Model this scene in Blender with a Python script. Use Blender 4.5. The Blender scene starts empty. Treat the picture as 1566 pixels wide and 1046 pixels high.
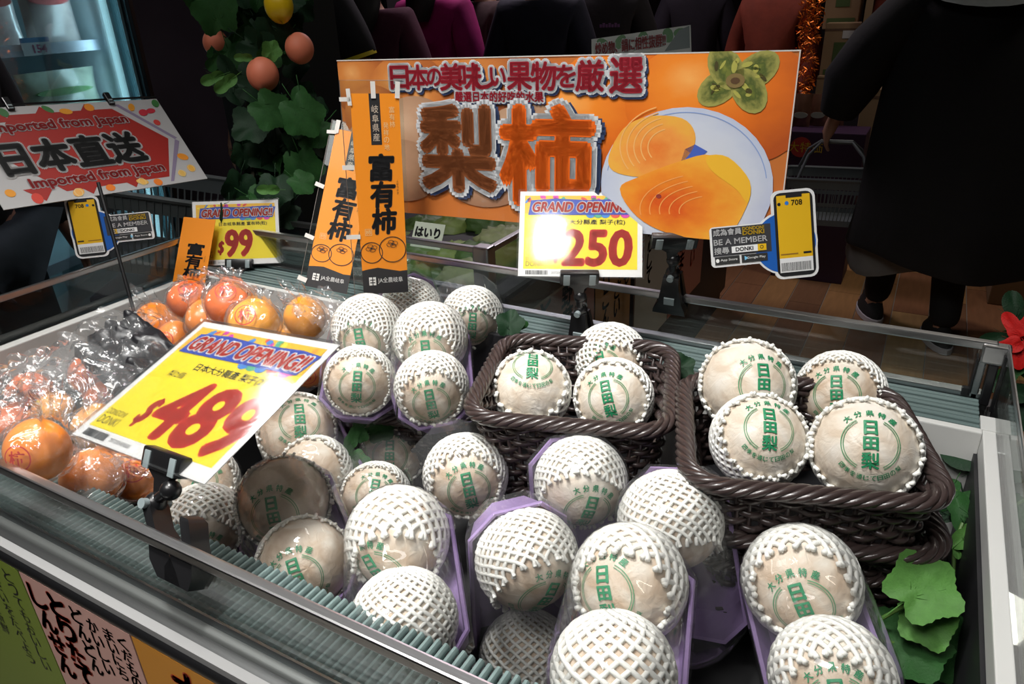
import bpy, bmesh, math, random
import numpy as np
from mathutils import Vector, Matrix, noise
from math import sin, cos, pi, radians, sqrt
random.seed(7)
rnd = random.Random(11)
SC = bpy.context.scene
COL = SC.collection
# ------------------------------------------------------------------ camera
FPX, CX, CY, CAMZ = 1101.76, 783.0, 523.0, 1.40
def _n(v): return v / np.linalg.norm(v)
_d1 = _n(np.array([-1337 - CX, 88 - CY, FPX])); _d2 = _n(np.array([1467 - CX, -20 - CY, FPX]))
AX, AY = -_d1, _d2; AZ = np.cross(AX, AY)
RIGHT = Vector((AX[0], AY[0], AZ[0])); UP = -Vector((AX[1], AY[1], AZ[1])); FWD = Vector((AX[2], AY[2], AZ[2]))
CAM = Vector((0, 0, CAMZ))
cd = bpy.data.cameras.new('camera'); cam = bpy.data.objects.new('camera', cd); COL.objects.link(cam)
cd.sensor_width = 36; cd.lens = FPX / 1566 * 36; cd.clip_start = .02
cam.matrix_world = Matrix(((RIGHT.x, UP.x, -FWD.x, 0), (RIGHT.y, UP.y, -FWD.y, 0), (RIGHT.z, UP.z, -FWD.z, CAMZ), (0, 0, 0, 1)))
SC.camera = cam
SC.view_settings.view_transform = 'Standard'; SC.view_settings.look = 'None'
SC.view_settings.exposure = -0.3; SC.view_settings.gamma = 1; SC.view_settings.use_curve_mapping = False
SC.cycles.transparent_max_bounces = 24; SC.cycles.max_bounces = 6
# ------------------------------------------------------------------ world + lamps of the store, with added fill and glare lights
w = bpy.data.worlds.new('world'); SC.world = w; w.use_nodes = True
w.node_tree.nodes['Background'].inputs[0].default_value = (.55, .6, .75, 1); w.node_tree.nodes['Background'].inputs[1].default_value = .02
def area(name, loc, target, sx, sy, power, color=(1, 1, 1), spread=180):
    l = bpy.data.lights.new(name, 'AREA'); l.shape = 'RECTANGLE'; l.size = sx; l.size_y = sy; l.energy = power; l.color = color
    l.spread = radians(spread)
    o = bpy.data.objects.new(name, l); COL.objects.link(o); o.location = loc
    o.rotation_euler = (Vector(target) - Vector(loc)).to_track_quat('-Z', 'Y').to_euler(); return o
area('case_lamp', (-.62, .30, 2.95), (-.5, .72, .85), .30, .30, 8, (1, .985, .95), 62)
area('fill_panel', (-.78, -.55, 3.1), (-.5, .6, .8), 1.2, 1.1, 14, (1, .98, .95), 75)  # added soft fill behind the camera, lightens the shaded sides of the pears
area('case_lamp', (.14, -.62, 3.05), (-.3, .6, .85), .12, .18, .8, (1, .985, .95), 60)
area('case_lamp', (-1.25, .75, 2.95), (-1.1, .6, .85), .25, .25, 1.8, (1, .98, .94), 45)
area('overhead_light', (-3.75, 1.12, 3.05), (-.7, .5, .95), .75, .5, .38, (1, .98, .96), 40)  # added only for the glare on the large price card, narrow spread
area('overhead_light', (-.7, 1.0, 3.1), (-.7, 1.0, 0), 1.2, .12, 3, (.95, .98, 1), 160)
area('overhead_light', (.3, 3.6, 3.1), (.2, 3.4, 0), 1.2, .3, 11, (1, .92, .82), 150)
area('overhead_light', (-2.2, 4.2, 3.1), (-2.0, 3.6, .6), 1.2, .3, 24, (1, .85, .95), 150)
area('overhead_light', (-2.0, .9, 3.1), (-2.0, 1.0, 0), .6, .3, 1.6, (1, .95, .95), 150)

# ------------------------------------------------------------------ helpers
def P(px, py, d): return CAM + (RIGHT * ((px - CX) / FPX) - UP * ((py - CY) / FPX) + FWD) * d
def PZ(px, py, z):
    r = P(px, py, 1) - CAM; return CAM + r * ((z - CAMZ) / r.z)
def PY(px, py, y):
    r = P(px, py, 1) - CAM; return CAM + r * (y / r.y)
MATS = {}
def mat(name, col=(.5, .5, .5), rough=.5, metal=0, coat=0, var=0, vscale=20, bump=0, bscale=60, emis=None, estr=1, stretch=None, trans=0, sub=0, spec=.5):
    if name in MATS: return MATS[name]
    m = bpy.data.materials.new(name); m.use_nodes = True; nt = m.node_tree; b = nt.nodes['Principled BSDF']
    b.inputs['Base Color'].default_value = (*col, 1); b.inputs['Roughness'].default_value = rough; b.inputs['Metallic'].default_value = metal
    b.inputs['Coat Weight'].default_value = coat; b.inputs['Coat Roughness'].default_value = .06; b.inputs['Specular IOR Level'].default_value = spec
    if trans: b.inputs['Transmission Weight'].default_value = trans
    if sub: b.inputs['Subsurface Weight'].default_value = sub; b.inputs['Subsurface Radius'].default_value = (.02, .01, .006); b.inputs['Subsurface Scale'].default_value = .3
    tc = nt.nodes.new('ShaderNodeTexCoord'); mp = nt.nodes.new('ShaderNodeMapping'); nt.links.new(tc.outputs['Object'], mp.inputs[0])
    if stretch: mp.inputs['Scale'].default_value = stretch
    nz = nt.nodes.new('ShaderNodeTexNoise'); nz.inputs['Scale'].default_value = vscale; nz.inputs['Detail'].default_value = 4
    nt.links.new(mp.outputs[0], nz.inputs['Vector'])
    if var:
        mx = nt.nodes.new('ShaderNodeMix'); mx.data_type = 'RGBA'
        mx.inputs['A'].default_value = (*[max(0, c * (1 - var)) for c in col], 1); mx.inputs['B'].default_value = (*[min(1, c * (1 + var)) for c in col], 1)
        nt.links.new(nz.outputs['Fac'], mx.inputs['Factor']); nt.links.new(mx.outputs['Result'], b.inputs['Base Color'])
    if bump:
        n2 = nt.nodes.new('ShaderNodeTexNoise'); n2.inputs['Scale'].default_value = bscale; n2.inputs['Detail'].default_value = 3
        nt.links.new(mp.outputs[0], n2.inputs['Vector'])
        bp = nt.nodes.new('ShaderNodeBump'); bp.inputs['Strength'].default_value = bump; bp.inputs['Distance'].default_value = .002
        nt.links.new(n2.outputs['Fac'], bp.inputs['Height']); nt.links.new(bp.outputs[0], b.inputs['Normal'])
    if emis: b.inputs['Emission Color'].default_value = (*emis, 1); b.inputs['Emission Strength'].default_value = estr
    MATS[name] = m; return m
def film(name, base=.03, gloss=1.0, rough=.06, haze=.04, tint=(1, 1, 1), bump=.6, bscale=45, stretch=(1, 1, 1), edge=.6, dist=.003):
    """thin clear plastic or glass: see-through, with fresnel reflections and a little haze"""
    if name in MATS: return MATS[name]
    m = bpy.data.materials.new(name); m.use_nodes = True; nt = m.node_tree; nt.nodes.clear(); N = nt.nodes.new; L = nt.links.new
    out = N('ShaderNodeOutputMaterial'); tr = N('ShaderNodeBsdfTransparent'); tr.inputs[0].default_value = (*tint, 1)
    gl = N('ShaderNodeBsdfGlossy'); gl.inputs['Roughness'].default_value = rough; gl.inputs[0].default_value = (gloss, gloss, gloss, 1)
    df = N('ShaderNodeBsdfDiffuse'); df.inputs[0].default_value = (.9, .92, .93, 1)
    lw = N('ShaderNodeFresnel'); lw.inputs[0].default_value = 1.4
    ma = N('ShaderNodeMath'); ma.operation = 'MULTIPLY_ADD'; ma.inputs[1].default_value = edge; ma.inputs[2].default_value = base; ma.use_clamp = True
    L(lw.outputs[0], ma.inputs[0])
    m1 = N('ShaderNodeMixShader'); m2 = N('ShaderNodeMixShader'); m1.inputs[0].default_value = haze
    L(tr.outputs[0], m1.inputs[1]); L(df.outputs[0], m1.inputs[2]); L(ma.outputs[0], m2.inputs[0]); L(m1.outputs[0], m2.inputs[1]); L(gl.outputs[0], m2.inputs[2])
    if bump:
        tc = N('ShaderNodeTexCoord'); mp = N('ShaderNodeMapping'); mp.inputs['Scale'].default_value = stretch; L(tc.outputs['Object'], mp.inputs[0])
        nz = N('ShaderNodeTexNoise'); nz.inputs['Scale'].default_value = bscale; nz.inputs['Detail'].default_value = 2; nz.inputs['Distortion'].default_value = 1.2
        L(mp.outputs[0], nz.inputs['Vector'])
        bp = N('ShaderNodeBump'); bp.inputs['Strength'].default_value = bump; bp.inputs['Distance'].default_value = dist
        L(nz.outputs['Fac'], bp.inputs['Height']); L(bp.outputs[0], gl.inputs['Normal'])
    L(m2.outputs[0], out.inputs[0]); MATS[name] = m; return m
def flat(name, col, coat=.0, rough=.55):
    return mat(name, col, rough, coat=coat)

class MB:
    def __init__(s): s.v = []; s.f = []; s.m = []; s.uv = None
    def add(s, vs, fs, mi=0):
        o = len(s.v); s.v += [tuple(x) for x in vs]; s.f += [tuple(i + o for i in f) for f in fs]; s.m += [mi] * len(fs); return s
    def box(s, a, b, mi=0, M=None, bev=0):
        (x0, y0, z0), (x1, y1, z1) = a, b
        if bev:
            bm = bmesh.new(); bmesh.ops.create_cube(bm, size=1)
            for v in bm.verts: v.co = Vector(((x0 + x1) / 2 + v.co.x * (x1 - x0), (y0 + y1) / 2 + v.co.y * (y1 - y0), (z0 + z1) / 2 + v.co.z * (z1 - z0)))
            bmesh.ops.bevel(bm, geom=bm.edges[:], offset=bev, segments=2, affect='EDGES', profile=.6)
            vs = [v.co.copy() for v in bm.verts]; bm.verts.index_update(); fs = [[v.index for v in f.verts] for f in bm.faces]; bm.free()
        else:
            vs = [Vector(p) for p in ((x0, y0, z0), (x1, y0, z0), (x1, y1, z0), (x0, y1, z0), (x0, y0, z1), (x1, y0, z1), (x1, y1, z1), (x0, y1, z1))]
            fs = [(0, 3, 2, 1), (4, 5, 6, 7), (0, 1, 5, 4), (1, 2, 6, 5), (2, 3, 7, 6), (3, 0, 4, 7)]
        if M is not None: vs = [M @ v for v in vs]
        return s.add(vs, fs, mi)
    def tube(s, pts, r, n=6, closed=False, mi=0, flatn=None, cap=True):
        pts = [Vector(p) for p in pts]; N_ = len(pts); rr = r if isinstance(r, (list, tuple)) else [r] * N_
        ts = []
        for i in range(N_):
            a = pts[(i - 1) % N_] if (closed or i > 0) else pts[i]; b = pts[(i + 1) % N_] if (closed or i < N_ - 1) else pts[i]
            t = (b - a); ts.append(t.normalized() if t.length > 1e-9 else Vector((0, 0, 1)))
        u = ts[0].orthogonal().normalized(); vs = []
        for i in range(N_):
            u = (u - ts[i] * u.dot(ts[i]));
            if u.length < 1e-6: u = ts[i].orthogonal()
            u.normalize(); w_ = ts[i].cross(u)
            for k in range(n):
                a = 2 * pi * k / n; vs.append(pts[i] + (u * cos(a) + w_ * sin(a)) * rr[i])
        fs = []
        for i in range(N_ if closed else N_ - 1):
            j = (i + 1) % N_
            for k in range(n): fs.append((i * n + k, i * n + (k + 1) % n, j * n + (k + 1) % n, j * n + k))
        if cap and not closed: fs += [tuple(range(n - 1, -1, -1)), tuple((N_ - 1) * n + k for k in range(n))]
        return s.add(vs, fs, mi)
    def rings(s, rings, mi=0, close_u=True, cap0=True, cap1=True):
        n = len(rings[0]); vs = [p for r in rings for p in r]; fs = []
        for i in range(len(rings) - 1):
            for k in range(n if close_u else n - 1): fs.append((i * n + k, i * n + (k + 1) % n, (i + 1) * n + (k + 1) % n, (i + 1) * n + k))
        if cap0: fs.append(tuple(range(n - 1, -1, -1)))
        if cap1: fs.append(tuple((len(rings) - 1) * n + k for k in range(n)))
        return s.add(vs, fs, mi)
    def ball(s, c, r, sx=1, sy=1, sz=1, nu=16, nv=10, mi=0, fn=None):
        vs = []; c = Vector(c)
        for j in range(nv + 1):
            th = pi * j / nv
            for i in range(nu):
                ph = 2 * pi * i / nu; d = Vector((sin(th) * cos(ph) * sx, sin(th) * sin(ph) * sy, cos(th) * sz))
                vs.append(c + d * (r if fn is None else r * fn(d)))
        fs = [(j * nu + i, (j + 1) * nu + i, (j + 1) * nu + (i + 1) % nu, j * nu + (i + 1) % nu) for j in range(nv) for i in range(nu)]
        return s.add(vs, fs, mi)
    def mesh(s, name, mats, smooth=True):
        me = bpy.data.meshes.new(name); me.from_pydata(s.v, [], s.f)
        for m in (mats if isinstance(mats, (list, tuple)) else [mats]): me.materials.append(m)
        if len(me.polygons): me.polygons.foreach_set('material_index', s.m); me.polygons.foreach_set('use_smooth', [smooth] * len(me.polygons))
        if s.uv:
            l = me.uv_layers.new(name='UVMap')
            for i, lp in enumerate(me.loops): l.data[i].uv = s.uv[lp.vertex_index]
        me.validate(); me.update()
        return me
    def build(s, name, mats, parent=None, smooth=False, M=None, auto=True):
        me = s.mesh(name, mats, smooth)
        if smooth and auto: me.set_sharp_from_angle(angle=radians(42))
        return link(name, me, parent, M)
def link(name, me, parent=None, M=None):
    o = bpy.data.objects.new(name, me); COL.objects.link(o)
    if parent is not None: o.parent = parent
    if M is not None: o.matrix_local = M
    return o
def tag(o, label=None, cat=None, group=None, kind=None):
    if label: o['label'] = label
    if cat: o['category'] = cat
    if group: o['group'] = group
    if kind: o['kind'] = kind
    return o
def thing(name, label, cat, M=None, group=None, loc=None):
    o = bpy.data.objects.new(name, None); COL.objects.link(o); o.empty_display_size = .05
    if M is not None: o.matrix_world = M
    if loc is not None: o.location = loc
    return tag(o, label, cat, group)
def frame(o, x, y, z): # matrix from origin + axes
    return Matrix(((x.x, y.x, z.x, o.x), (x.y, y.y, z.y, o.y), (x.z, y.z, z.z, o.z), (0, 0, 0, 1)))
def V(*a): return Vector(a)

_T = {}
def text(s, bold=0.0):
    """glyph outlines of a string as flat triangles, height about 1, origin at left of baseline"""
    k = (s, bold)
    if k in _T: return _T[k]
    c = bpy.data.curves.new('t', 'FONT'); c.body = s; c.size = 1; c.offset = bold; c.resolution_u = 3; c.fill_mode = 'FRONT'
    o = bpy.data.objects.new('t', c); COL.objects.link(o)
    dg = bpy.context.evaluated_depsgraph_get(); oe = o.evaluated_get(dg); me = oe.to_mesh()
    vs = [(v.co.x, v.co.y) for v in me.vertices]; fs = [tuple(p.vertices) for p in me.polygons]
    oe.to_mesh_clear(); bpy.data.objects.remove(o); bpy.data.curves.remove(c)
    if not vs: vs = [(0, 0)]
    x0 = min(v[0] for v in vs); x1 = max(v[0] for v in vs); y0 = min(v[1] for v in vs); y1 = max(v[1] for v in vs)
    _T[k] = (vs, fs, (x0, y0, x1, y1)); return _T[k]

PRINT = {}
def pc(col, coat=.6):
    k = 'print_%02x%02x%02x_%d' % (*[int(c * 255) for c in col], int(coat * 10))
    return mat(k, col, .5, coat=coat)
class Panel:
    """flat printed board given by the photo's four corners; scaled by the depth of its lower left corner"""
    def __init__(s, name, label, cat, quad, depth, W=None, group=None, board=(.85, .85, .83), thick=.0012, coat=.6, partname='card', bmat=None, M=None, size=None):
        if M is None:
            r = [np.array(P(*q, 1) - CAM) for q in quad]
            A = np.array([r[1], -r[2], r[3]]).T  # r0 = a1 r1 - a2 r2 + a3 r3
            a = np.linalg.solve(A, r[0]); d = np.array([1, a[0], a[1], a[2]]); d = d / d[3] * depth
            s.d = d; c = [CAM + Vector(r[i] * d[i]) for i in range(4)]
            ex = ((c[1] - c[0]) + (c[2] - c[3])).normalized(); ey = ((c[0] - c[3]) + (c[1] - c[2])); H = (ey.length) / 2; Wd = ((c[1] - c[0]) + (c[2] - c[3])).length / 2
            ey = (ey - ex * ey.dot(ex)).normalized(); ez = ex.cross(ey); o = sum(c, Vector()) / 4 - ex * Wd / 2 - ey * H / 2
            M = frame(o, ex, ey, ez)
        else: Wd, H = size
        s.M = M; s.Wm = Wd; s.Hm = H; s.U = W or 100; s.k = Wd / s.U; s.H = H / s.k; s.coat = coat
        s.root = thing(name, label, cat, M, group); s.parts = {}; s.z = {}; s.layer = 0
        s.thick = thick
        if bmat is not False:
            mb = MB(); mb.box((0, 0, -thick), (Wd, H, 0)); mb.build(partname, bmat or mat('board_%d%d%d' % tuple(int(c * 99) for c in board), board, .5, coat=coat), s.root)
    def put(s, part, vs, fs, col, lay=None):
        m = col if isinstance(col, bpy.types.Material) else pc(col, s.coat)
        if part not in s.parts: s.parts[part] = (MB(), [])
        mb, ms = s.parts[part]
        if m not in ms: ms.append(m)
        z = .00025 * (lay or 1)
        mb.add([(x * s.k, y * s.k, z) for x, y in vs], fs, ms.index(m))
        if mb.uv is None: mb.uv = []
        while len(mb.uv) < len(mb.v): mb.uv.append((0, 0))
        return mb, len(vs)
    def rect(s, part, x0, y0, x1, y1, col, lay=1): s.put(part, [(x0, y0), (x1, y0), (x1, y1), (x0, y1)], [(0, 1, 2, 3)], col, lay)
    def poly(s, part, pts, col, lay=1): s.put(part, pts, [tuple(range(len(pts)))], col, lay)
    def ell(s, part, cx, cy, rx, ry, col, lay=1, rot=0, n=28, a0=0, a1=360, clip=None):
        pts = []; uv = []
        for i in range(n):
            a = radians(a0 + (a1 - a0) * i / (n if a1 - a0 == 360 else n - 1)); x, y = rx * cos(a), ry * sin(a)
            X, Y = cx + x * cos(rot) - y * sin(rot), cy + x * sin(rot) + y * cos(rot)
            if clip: X = min(max(X, clip[0]), clip[2]); Y = min(max(Y, clip[1]), clip[3])
            pts.append((X, Y)); dx, dy = X - cx, Y - cy; uv.append(((dx * cos(rot) + dy * sin(rot)) / rx, (-dx * sin(rot) + dy * cos(rot)) / ry))
        c0 = (min(max(cx, clip[0]), clip[2]), min(max(cy, clip[1]), clip[3])) if clip else (cx, cy)
        m, k = s.put(part, [c0] + pts, [(0, i + 1, (i + 1) % n + 1) for i in range(n)], col, lay)
        m.uv[-k:] = [((c0[0] - cx) / rx, (c0[1] - cy) / ry)] + uv
    def ring(s, part, cx, cy, rx, ry, wd, col, lay=1, a0=0, a1=360, n=32):
        vs = []
        for i in range(n + 1):
            a = radians(a0 + (a1 - a0) * i / n)
            vs += [(cx + (rx - wd / 2) * cos(a), cy + (ry - wd / 2) * sin(a)), (cx + (rx + wd / 2) * cos(a), cy + (ry + wd / 2) * sin(a))]
        s.put(part, vs, [(2 * i, 2 * i + 1, 2 * i + 3, 2 * i + 2) for i in range(n)], col, lay)
    def txt(s, part, st, x, y, h, col, lay=2, bold=0, w=None, align='l', slant=0, rot=0, fn=None):
        BB = bold if bold > .012 else 0; vs, fs, (x0, y0, x1, y1) = text(st, 0)
        b = (x0, y0, x1, y1); hh = max(b[3] - b[1], 1e-6); k = h / hh; kx = k if w is None else w / max(b[2] - b[0], 1e-6)
        X0 = b[0] if align == 'l' else (b[0] + b[2]) / 2 if align == 'c' else b[2]
        o = []
        offs = [(0, 0)]
        if BB > .001: offs = [(BB * f_ * cos(2 * pi * i / n_), BB * f_ * sin(2 * pi * i / n_)) for f_, n_ in ((1, 14 if BB > .06 else 8), (.5, 8 if BB > .06 else 0)) for i in range(n_)]
        nv = len(vs); F0 = fs; fs = []
        for io in range(len(offs)): fs += [tuple(i + io * nv for i in f_) for f_ in F0]
        for vx, vy in [(a_ + ox / (kx / k), b_ + oy) for ox, oy in offs for a_, b_ in vs]:
            X = (vx - X0) * kx; Y = (vy - b[1]) * k; X += Y * slant
            X, Y = X * cos(rot) - Y * sin(rot), X * sin(rot) + Y * cos(rot)
            q = (x + X, y + Y); o.append(fn(*q) if fn else q)
        s.put(part, o, fs, col, lay)
    def vtxt(s, part, st, x, ytop, h, col, lay=2, bold=0, w=None, gap=1.12, slant=0, dx=0):
        for i, ch in enumerate(st): s.txt(part, ch, x + dx * i, ytop - h - i * h * gap, h, col, lay, bold, w or h, 'c', slant)
    def done(s):
        for k, (mb, ms) in s.parts.items():
            mb.build(k, ms, s.root)
        return s.root

# ------------------------------------------------------------------ materials
M_alu = mat('brushed_aluminium', (.42, .44, .45), .28, 1, var=.15, vscale=30, stretch=(.3, 40, 40), bump=.15, bscale=60)
M_rail = mat('polished_rail', (.62, .62, .62), .3, 1, bump=.05, bscale=20, stretch=(.5, 20, 20))
M_dkrail = mat('dark_metal_band', (.085, .09, .095), .3, .9, var=.2, vscale=15, stretch=(.3, 40, 40))
M_black = mat('black_plastic', (.010, .010, .011), .3, coat=.12, bump=.03)
M_rub = mat('black_rubber', (.012, .012, .012), .5)
M_vent = mat('teal_grey_vent_plastic', (.17, .235, .23), .42, var=.45, vscale=60, bump=.2)
M_white = mat('white_enamel', (.62, .62, .60), .35, var=.06, vscale=5)
M_inner = mat('dark_liner', (.012, .012, .014), .5, var=.4)
M_grey = mat('grey_pads', (.26, .31, .32), .3, coat=.4)
M_glass = film('case_glass', .015, .9, .01, .006, (.93, .97, .96), 0, edge=.75)
M_film = film('clear_wrap_film', .03, 1.0, .05, .035, bump=.55, bscale=9, stretch=(1, 1, .35), edge=.55, dist=.02)
M_bag = film('crinkled_bag_film', .045, 1.0, .12, .06, bump=1.0, bscale=22, stretch=(1, 1, .35), edge=.5, dist=.02)

# ------------------------------------------------------------------ room
fl = MB(); fl.box((-5, -2, -.05), (3.5, 8, -.004)); floor = tag(fl.build('floor', mat('tile_grout', (.30, .27, .23), .7)), kind='structure')
WOODS = [mat('wood_tile_%d' % i, c, .4, var=.28, vscale=9, stretch=(6, .7, 1), bump=.1, coat=.1) for i, c in enumerate([(.30, .15, .065), (.38, .20, .08), (.22, .11, .055), (.44, .27, .11), (.27, .125, .06), (.52, .33, .12)])]
TW, TL = .1555, .62
TM = []
for m in WOODS:
    t = MB(); t.box((-TW / 2 + .002, -TL / 2 + .002, -.006), (TW / 2 - .002, TL / 2 - .002, 0), bev=.0012); TM.append(t.mesh('floor_tile', m, False))
cnt = 0
for i in range(-20, 12):
    for j in range(-1, 9):
        x = -.003 + (i + .5) * TW; y = 1.5 + j * TL + (i * .37 % 1) * TL
        if cnt < 298 and -2.6 < x < 1.6 and 2.0 < y < 6.8 and abs(x) < .55 * y + .35:
            o = link('floor_tile', TM[rnd.choice([0, 0, 1, 1, 2, 3, 4, 4, 5])], floor); o.location = (x, y, 0); cnt += 1
def wall(name, a, b, m): return tag(MB().box(a, b).build(name, m), kind='structure')
M_wall = mat('dark_store_wall', (.035, .028, .035), .8, var=.3, vscale=3)
wall('wall_back', (-5.05, 7.5, -.05), (3.55, 7.6, 3.3), M_wall); wall('wall_left', (-5.1, -2, -.05), (-5, 7.5, 3.3), M_wall)
wall('wall_right', (3.5, -2, -.05), (3.6, 7.5, 3.3), M_wall); wall('wall_front', (-5, -2.1, -.05), (3.5, -2, 3.3), M_wall)
wall('ceiling', (-5, -2, 3.2), (3.5, 7.5, 3.3), mat('dark_ceiling', (.02, .02, .022), .8))

# ------------------------------------------------------------------ display case
RZ, VZ = .95, .875
X0, X1 = -1.427, .147; YN, YF = .300, 1.096
case = thing('display_case', 'chilled island display case with aluminium rails and ribbed vents, full of wrapped pears and persimmons', 'display case', loc=(-.65, .7, 0))
def cb(mb, name, m, smooth=False, label=None, parent=None):
    o = mb.build(name, m, parent or case, smooth)
    if parent is None: o.matrix_local = Matrix.Translation(-case.location)
    if label: o['label'] = label
    return o
XE = .9   # the case carries on out of frame
def prof(pts, x0, x1): # extrude (y,z) polyline along x as a thin closed sheet
    mb = MB(); n = len(pts); vs = [(x0, y, z) for y, z in pts] + [(x1, y, z) for y, z in pts]
    mb.add(vs, [(i, i + 1, n + i + 1, n + i) for i in range(n - 1)]); return mb
def arc(cy, cz, r, a0, a1, n=8): return [(cy + r * cos(radians(a0 + (a1 - a0) * i / n)), cz + r * sin(radians(a0 + (a1 - a0) * i / n))) for i in range(n + 1)]
cb(prof([(.3015, VZ - .02), (.3015, VZ - .002), (.300, VZ + .003), (.297, VZ + .004), (.294, VZ - .001)], X0 - .02, XE), 'glass_channel', M_alu, True)
M_sat = mat('satin_metal_band', (.16, .17, .165), .5, .6, var=.12, vscale=10, stretch=(.3, 40, 40), bump=.1, bscale=80)
cb(prof([(.294, VZ - .001), (.2925, VZ + .0015), (.290, VZ + .0022), (.2865, VZ + .0010), (.2842, VZ - .001), (.2838, VZ - .0035)], X0 - .02, XE), 'front_band', M_sat, True)
cb(prof([(.2838, VZ - .0035), (.281, VZ - .0028), (.276, VZ - .0045), (.271, VZ - .008), (.2685, VZ - .012)], X0 - .02, XE), 'front_band', mat('satin_metal_band_dark', (.15, .155, .155), .4, .85, var=.12, vscale=10, stretch=(.3, 40, 40), bump=.1, bscale=80), True)
cb(prof([(.2685, VZ - .012), (.267, VZ - .0125), (.2635, VZ - .016), (.262, VZ - .022), (.2635, VZ - .028), (.266, VZ - .030)], X0 - .02, XE), 'bumper', M_black, True)
cb(MB().box((X0 - .01, .266, .1), (XE, .292, VZ - .005)), 'front_panel', mat('case_side', (.3, .3, .3), .5))
# body floor / inner walls
cb(MB().box((X0, .293, .0), (XE, 1.11, .66)), 'case_body', M_inner)
cb(MB().box((X0, .293, .66), (.14, .3, .86)), 'liner', M_inner)
cb(MB().box((X0, .370, .66), (.13, .376, VZ - .004)), 'inner_front_wall', M_inner)
mb = MB(); pit = .0092
for i in range(int((.135 - X0) / pit)):
    x = X0 + (i + .5) * pit; w_ = pit * .34; hs = rnd.uniform(-.0006, .0006); e = rnd.uniform(-.0007, .0007)
    sec = [(-w_, -.008), (-w_, -.001), (-w_ * .55, .0012), (w_ * .3, .0015), (w_, -.0012), (w_, -.008)]
    mb.rings([[V(x + a + sk, y, VZ + b + hs) for a, b in sec] for y, sk in ((.3018, -.0006), (.33, .0004 * (i % 3)), (.355, 0), (.3785 + e, .0003))])
o = cb(mb, 'ribbed_front_vent', M_vent, True); o['kind'] = 'stuff'
cb(MB().box((X0, .296, VZ - .02), (.13, .376, VZ - .008)), 'vent_tray', M_inner)
# far vent: long louvres
mb = MB(); mb.box((X0, .992, VZ - .02), (.13, 1.09, VZ - .012)); cb(mb, 'far_vent_tray', M_inner)
for k in range(7):
    y = 1.000 + k * .0125; m_ = MB(); m_.box((X0 + .01, y, VZ - .012), (.128, y + .0085, VZ - .001 + (k % 2) * .001), bev=.0015)
    cb(m_, 'vent_slat', mat('vent_plastic_shaded', (.12, .17, .165), .5, var=.3, vscale=8, stretch=(1, 30, 30)))  # darker copy of the front vent's teal, shade put into the colour
cb(MB().box((X0, 1.086, VZ - .02), (.14, 1.104, VZ + .006), bev=.002), 'far_glass_channel', M_alu)
cb(MB().box((X0, .982, .66), (.13, .992, VZ + .001), bev=.002), 'inner_back_wall', M_inner); cb(MB().box((-.30, .980, .70), (.13, .9925, VZ + .002), bev=.002), 'lit_back_wall', M_white); cb(MB().box((X0, .980, .70), (-.72, .9925, VZ + .002), bev=.002), 'lit_back_wall', M_white, label='white enamel inner back wall of the case')  # one white wall; the shadow on its middle is put in as dark colour
cb(MB().box((X0 - .005, 1.104, .1), (.16, 1.13, VZ - .02)), 'back_panel', mat('case_side', (.3, .3, .3), .5))
# left end
cb(MB().box((X0 + .012, .30, .66), (X0 + .036, 1.1, VZ - .008), bev=.002), 'inner_left_wall', M_white)
cb(MB().box((X0 - .01, .30, VZ - .03), (X0 + .012, 1.1, VZ - .012)), 'left_glass_channel', M_alu)
cb(MB().box((X0 - .1, .27, .1), (X0 - .012, 1.12, VZ - .03)), 'left_panel', M_dkrail)
# right end ledges
cb(MB().box((.130, .305, .845), (.146, 1.0, VZ), bev=.002), 'inner_right_wall', M_white); cb(MB().box((.126, .305, .66), (.146, 1.0, .845)), 'right_liner', M_inner); cb(MB().box((.1248, .305, .80), (.1262, .55, .8012)), 'red_load_line', flat('load_red', (.2, .01, .01)))
cb(MB().box((.1465, .305, VZ - .03), (.1495, 1.09, VZ - .004)), 'right_glass_channel', M_black)
cb(MB().box((.150, .305, VZ - .05), (.168, 1.09, VZ - .002), bev=.002), 'right_outer_ledge', M_white)
cb(MB().box((.146 - .018, .992, VZ - .02), (.168, 1.03, VZ + .002), bev=.001), 'corner_block', M_white)
# glass panes and rails
cb(MB().box((X0, YN - .002, VZ), (XE, YN + .002, RZ - .006)), 'glass_pane', M_glass)
cb(MB().box((X0, YF - .002, VZ), (X1 - .01, YF + .002, RZ - .006)), 'glass_pane', M_glass)
cb(MB().box((X0 - .002, YN + .003, VZ - .02), (X0 + .002, YF - .003, RZ - .006)), 'glass_pane', M_glass)
cb(MB().box((X1 - .002, .305, VZ), (X1 + .002, YF - .003, RZ - .001)), 'glass_pane', M_glass)
def rail(a, b, m=M_rail, name='glass_rail', w_=.008):
    a, b = Vector(a), Vector(b); d = (b - a).normalized(); s_ = d.cross(V(0, 0, 1)).normalized(); L_ = (b - a).length
    mb = MB(); mb.box((0, -w_ / 2, -.008), (L_, w_ / 2, .004), bev=.0022, M=frame(a, d, s_, d.cross(s_))); 
    return cb(mb, name, m, False)
rail((X0, YN, RZ), (XE, YN, RZ), w_=.011); rail((X0, YF, RZ), (X1 - .012, YF, RZ), w_=.012); rail((X0, YN, RZ - .006), (X0, YF, RZ - .006), w_=.010); rail((X1, .305, RZ), (X1, YF, RZ), w_=.003)
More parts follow.
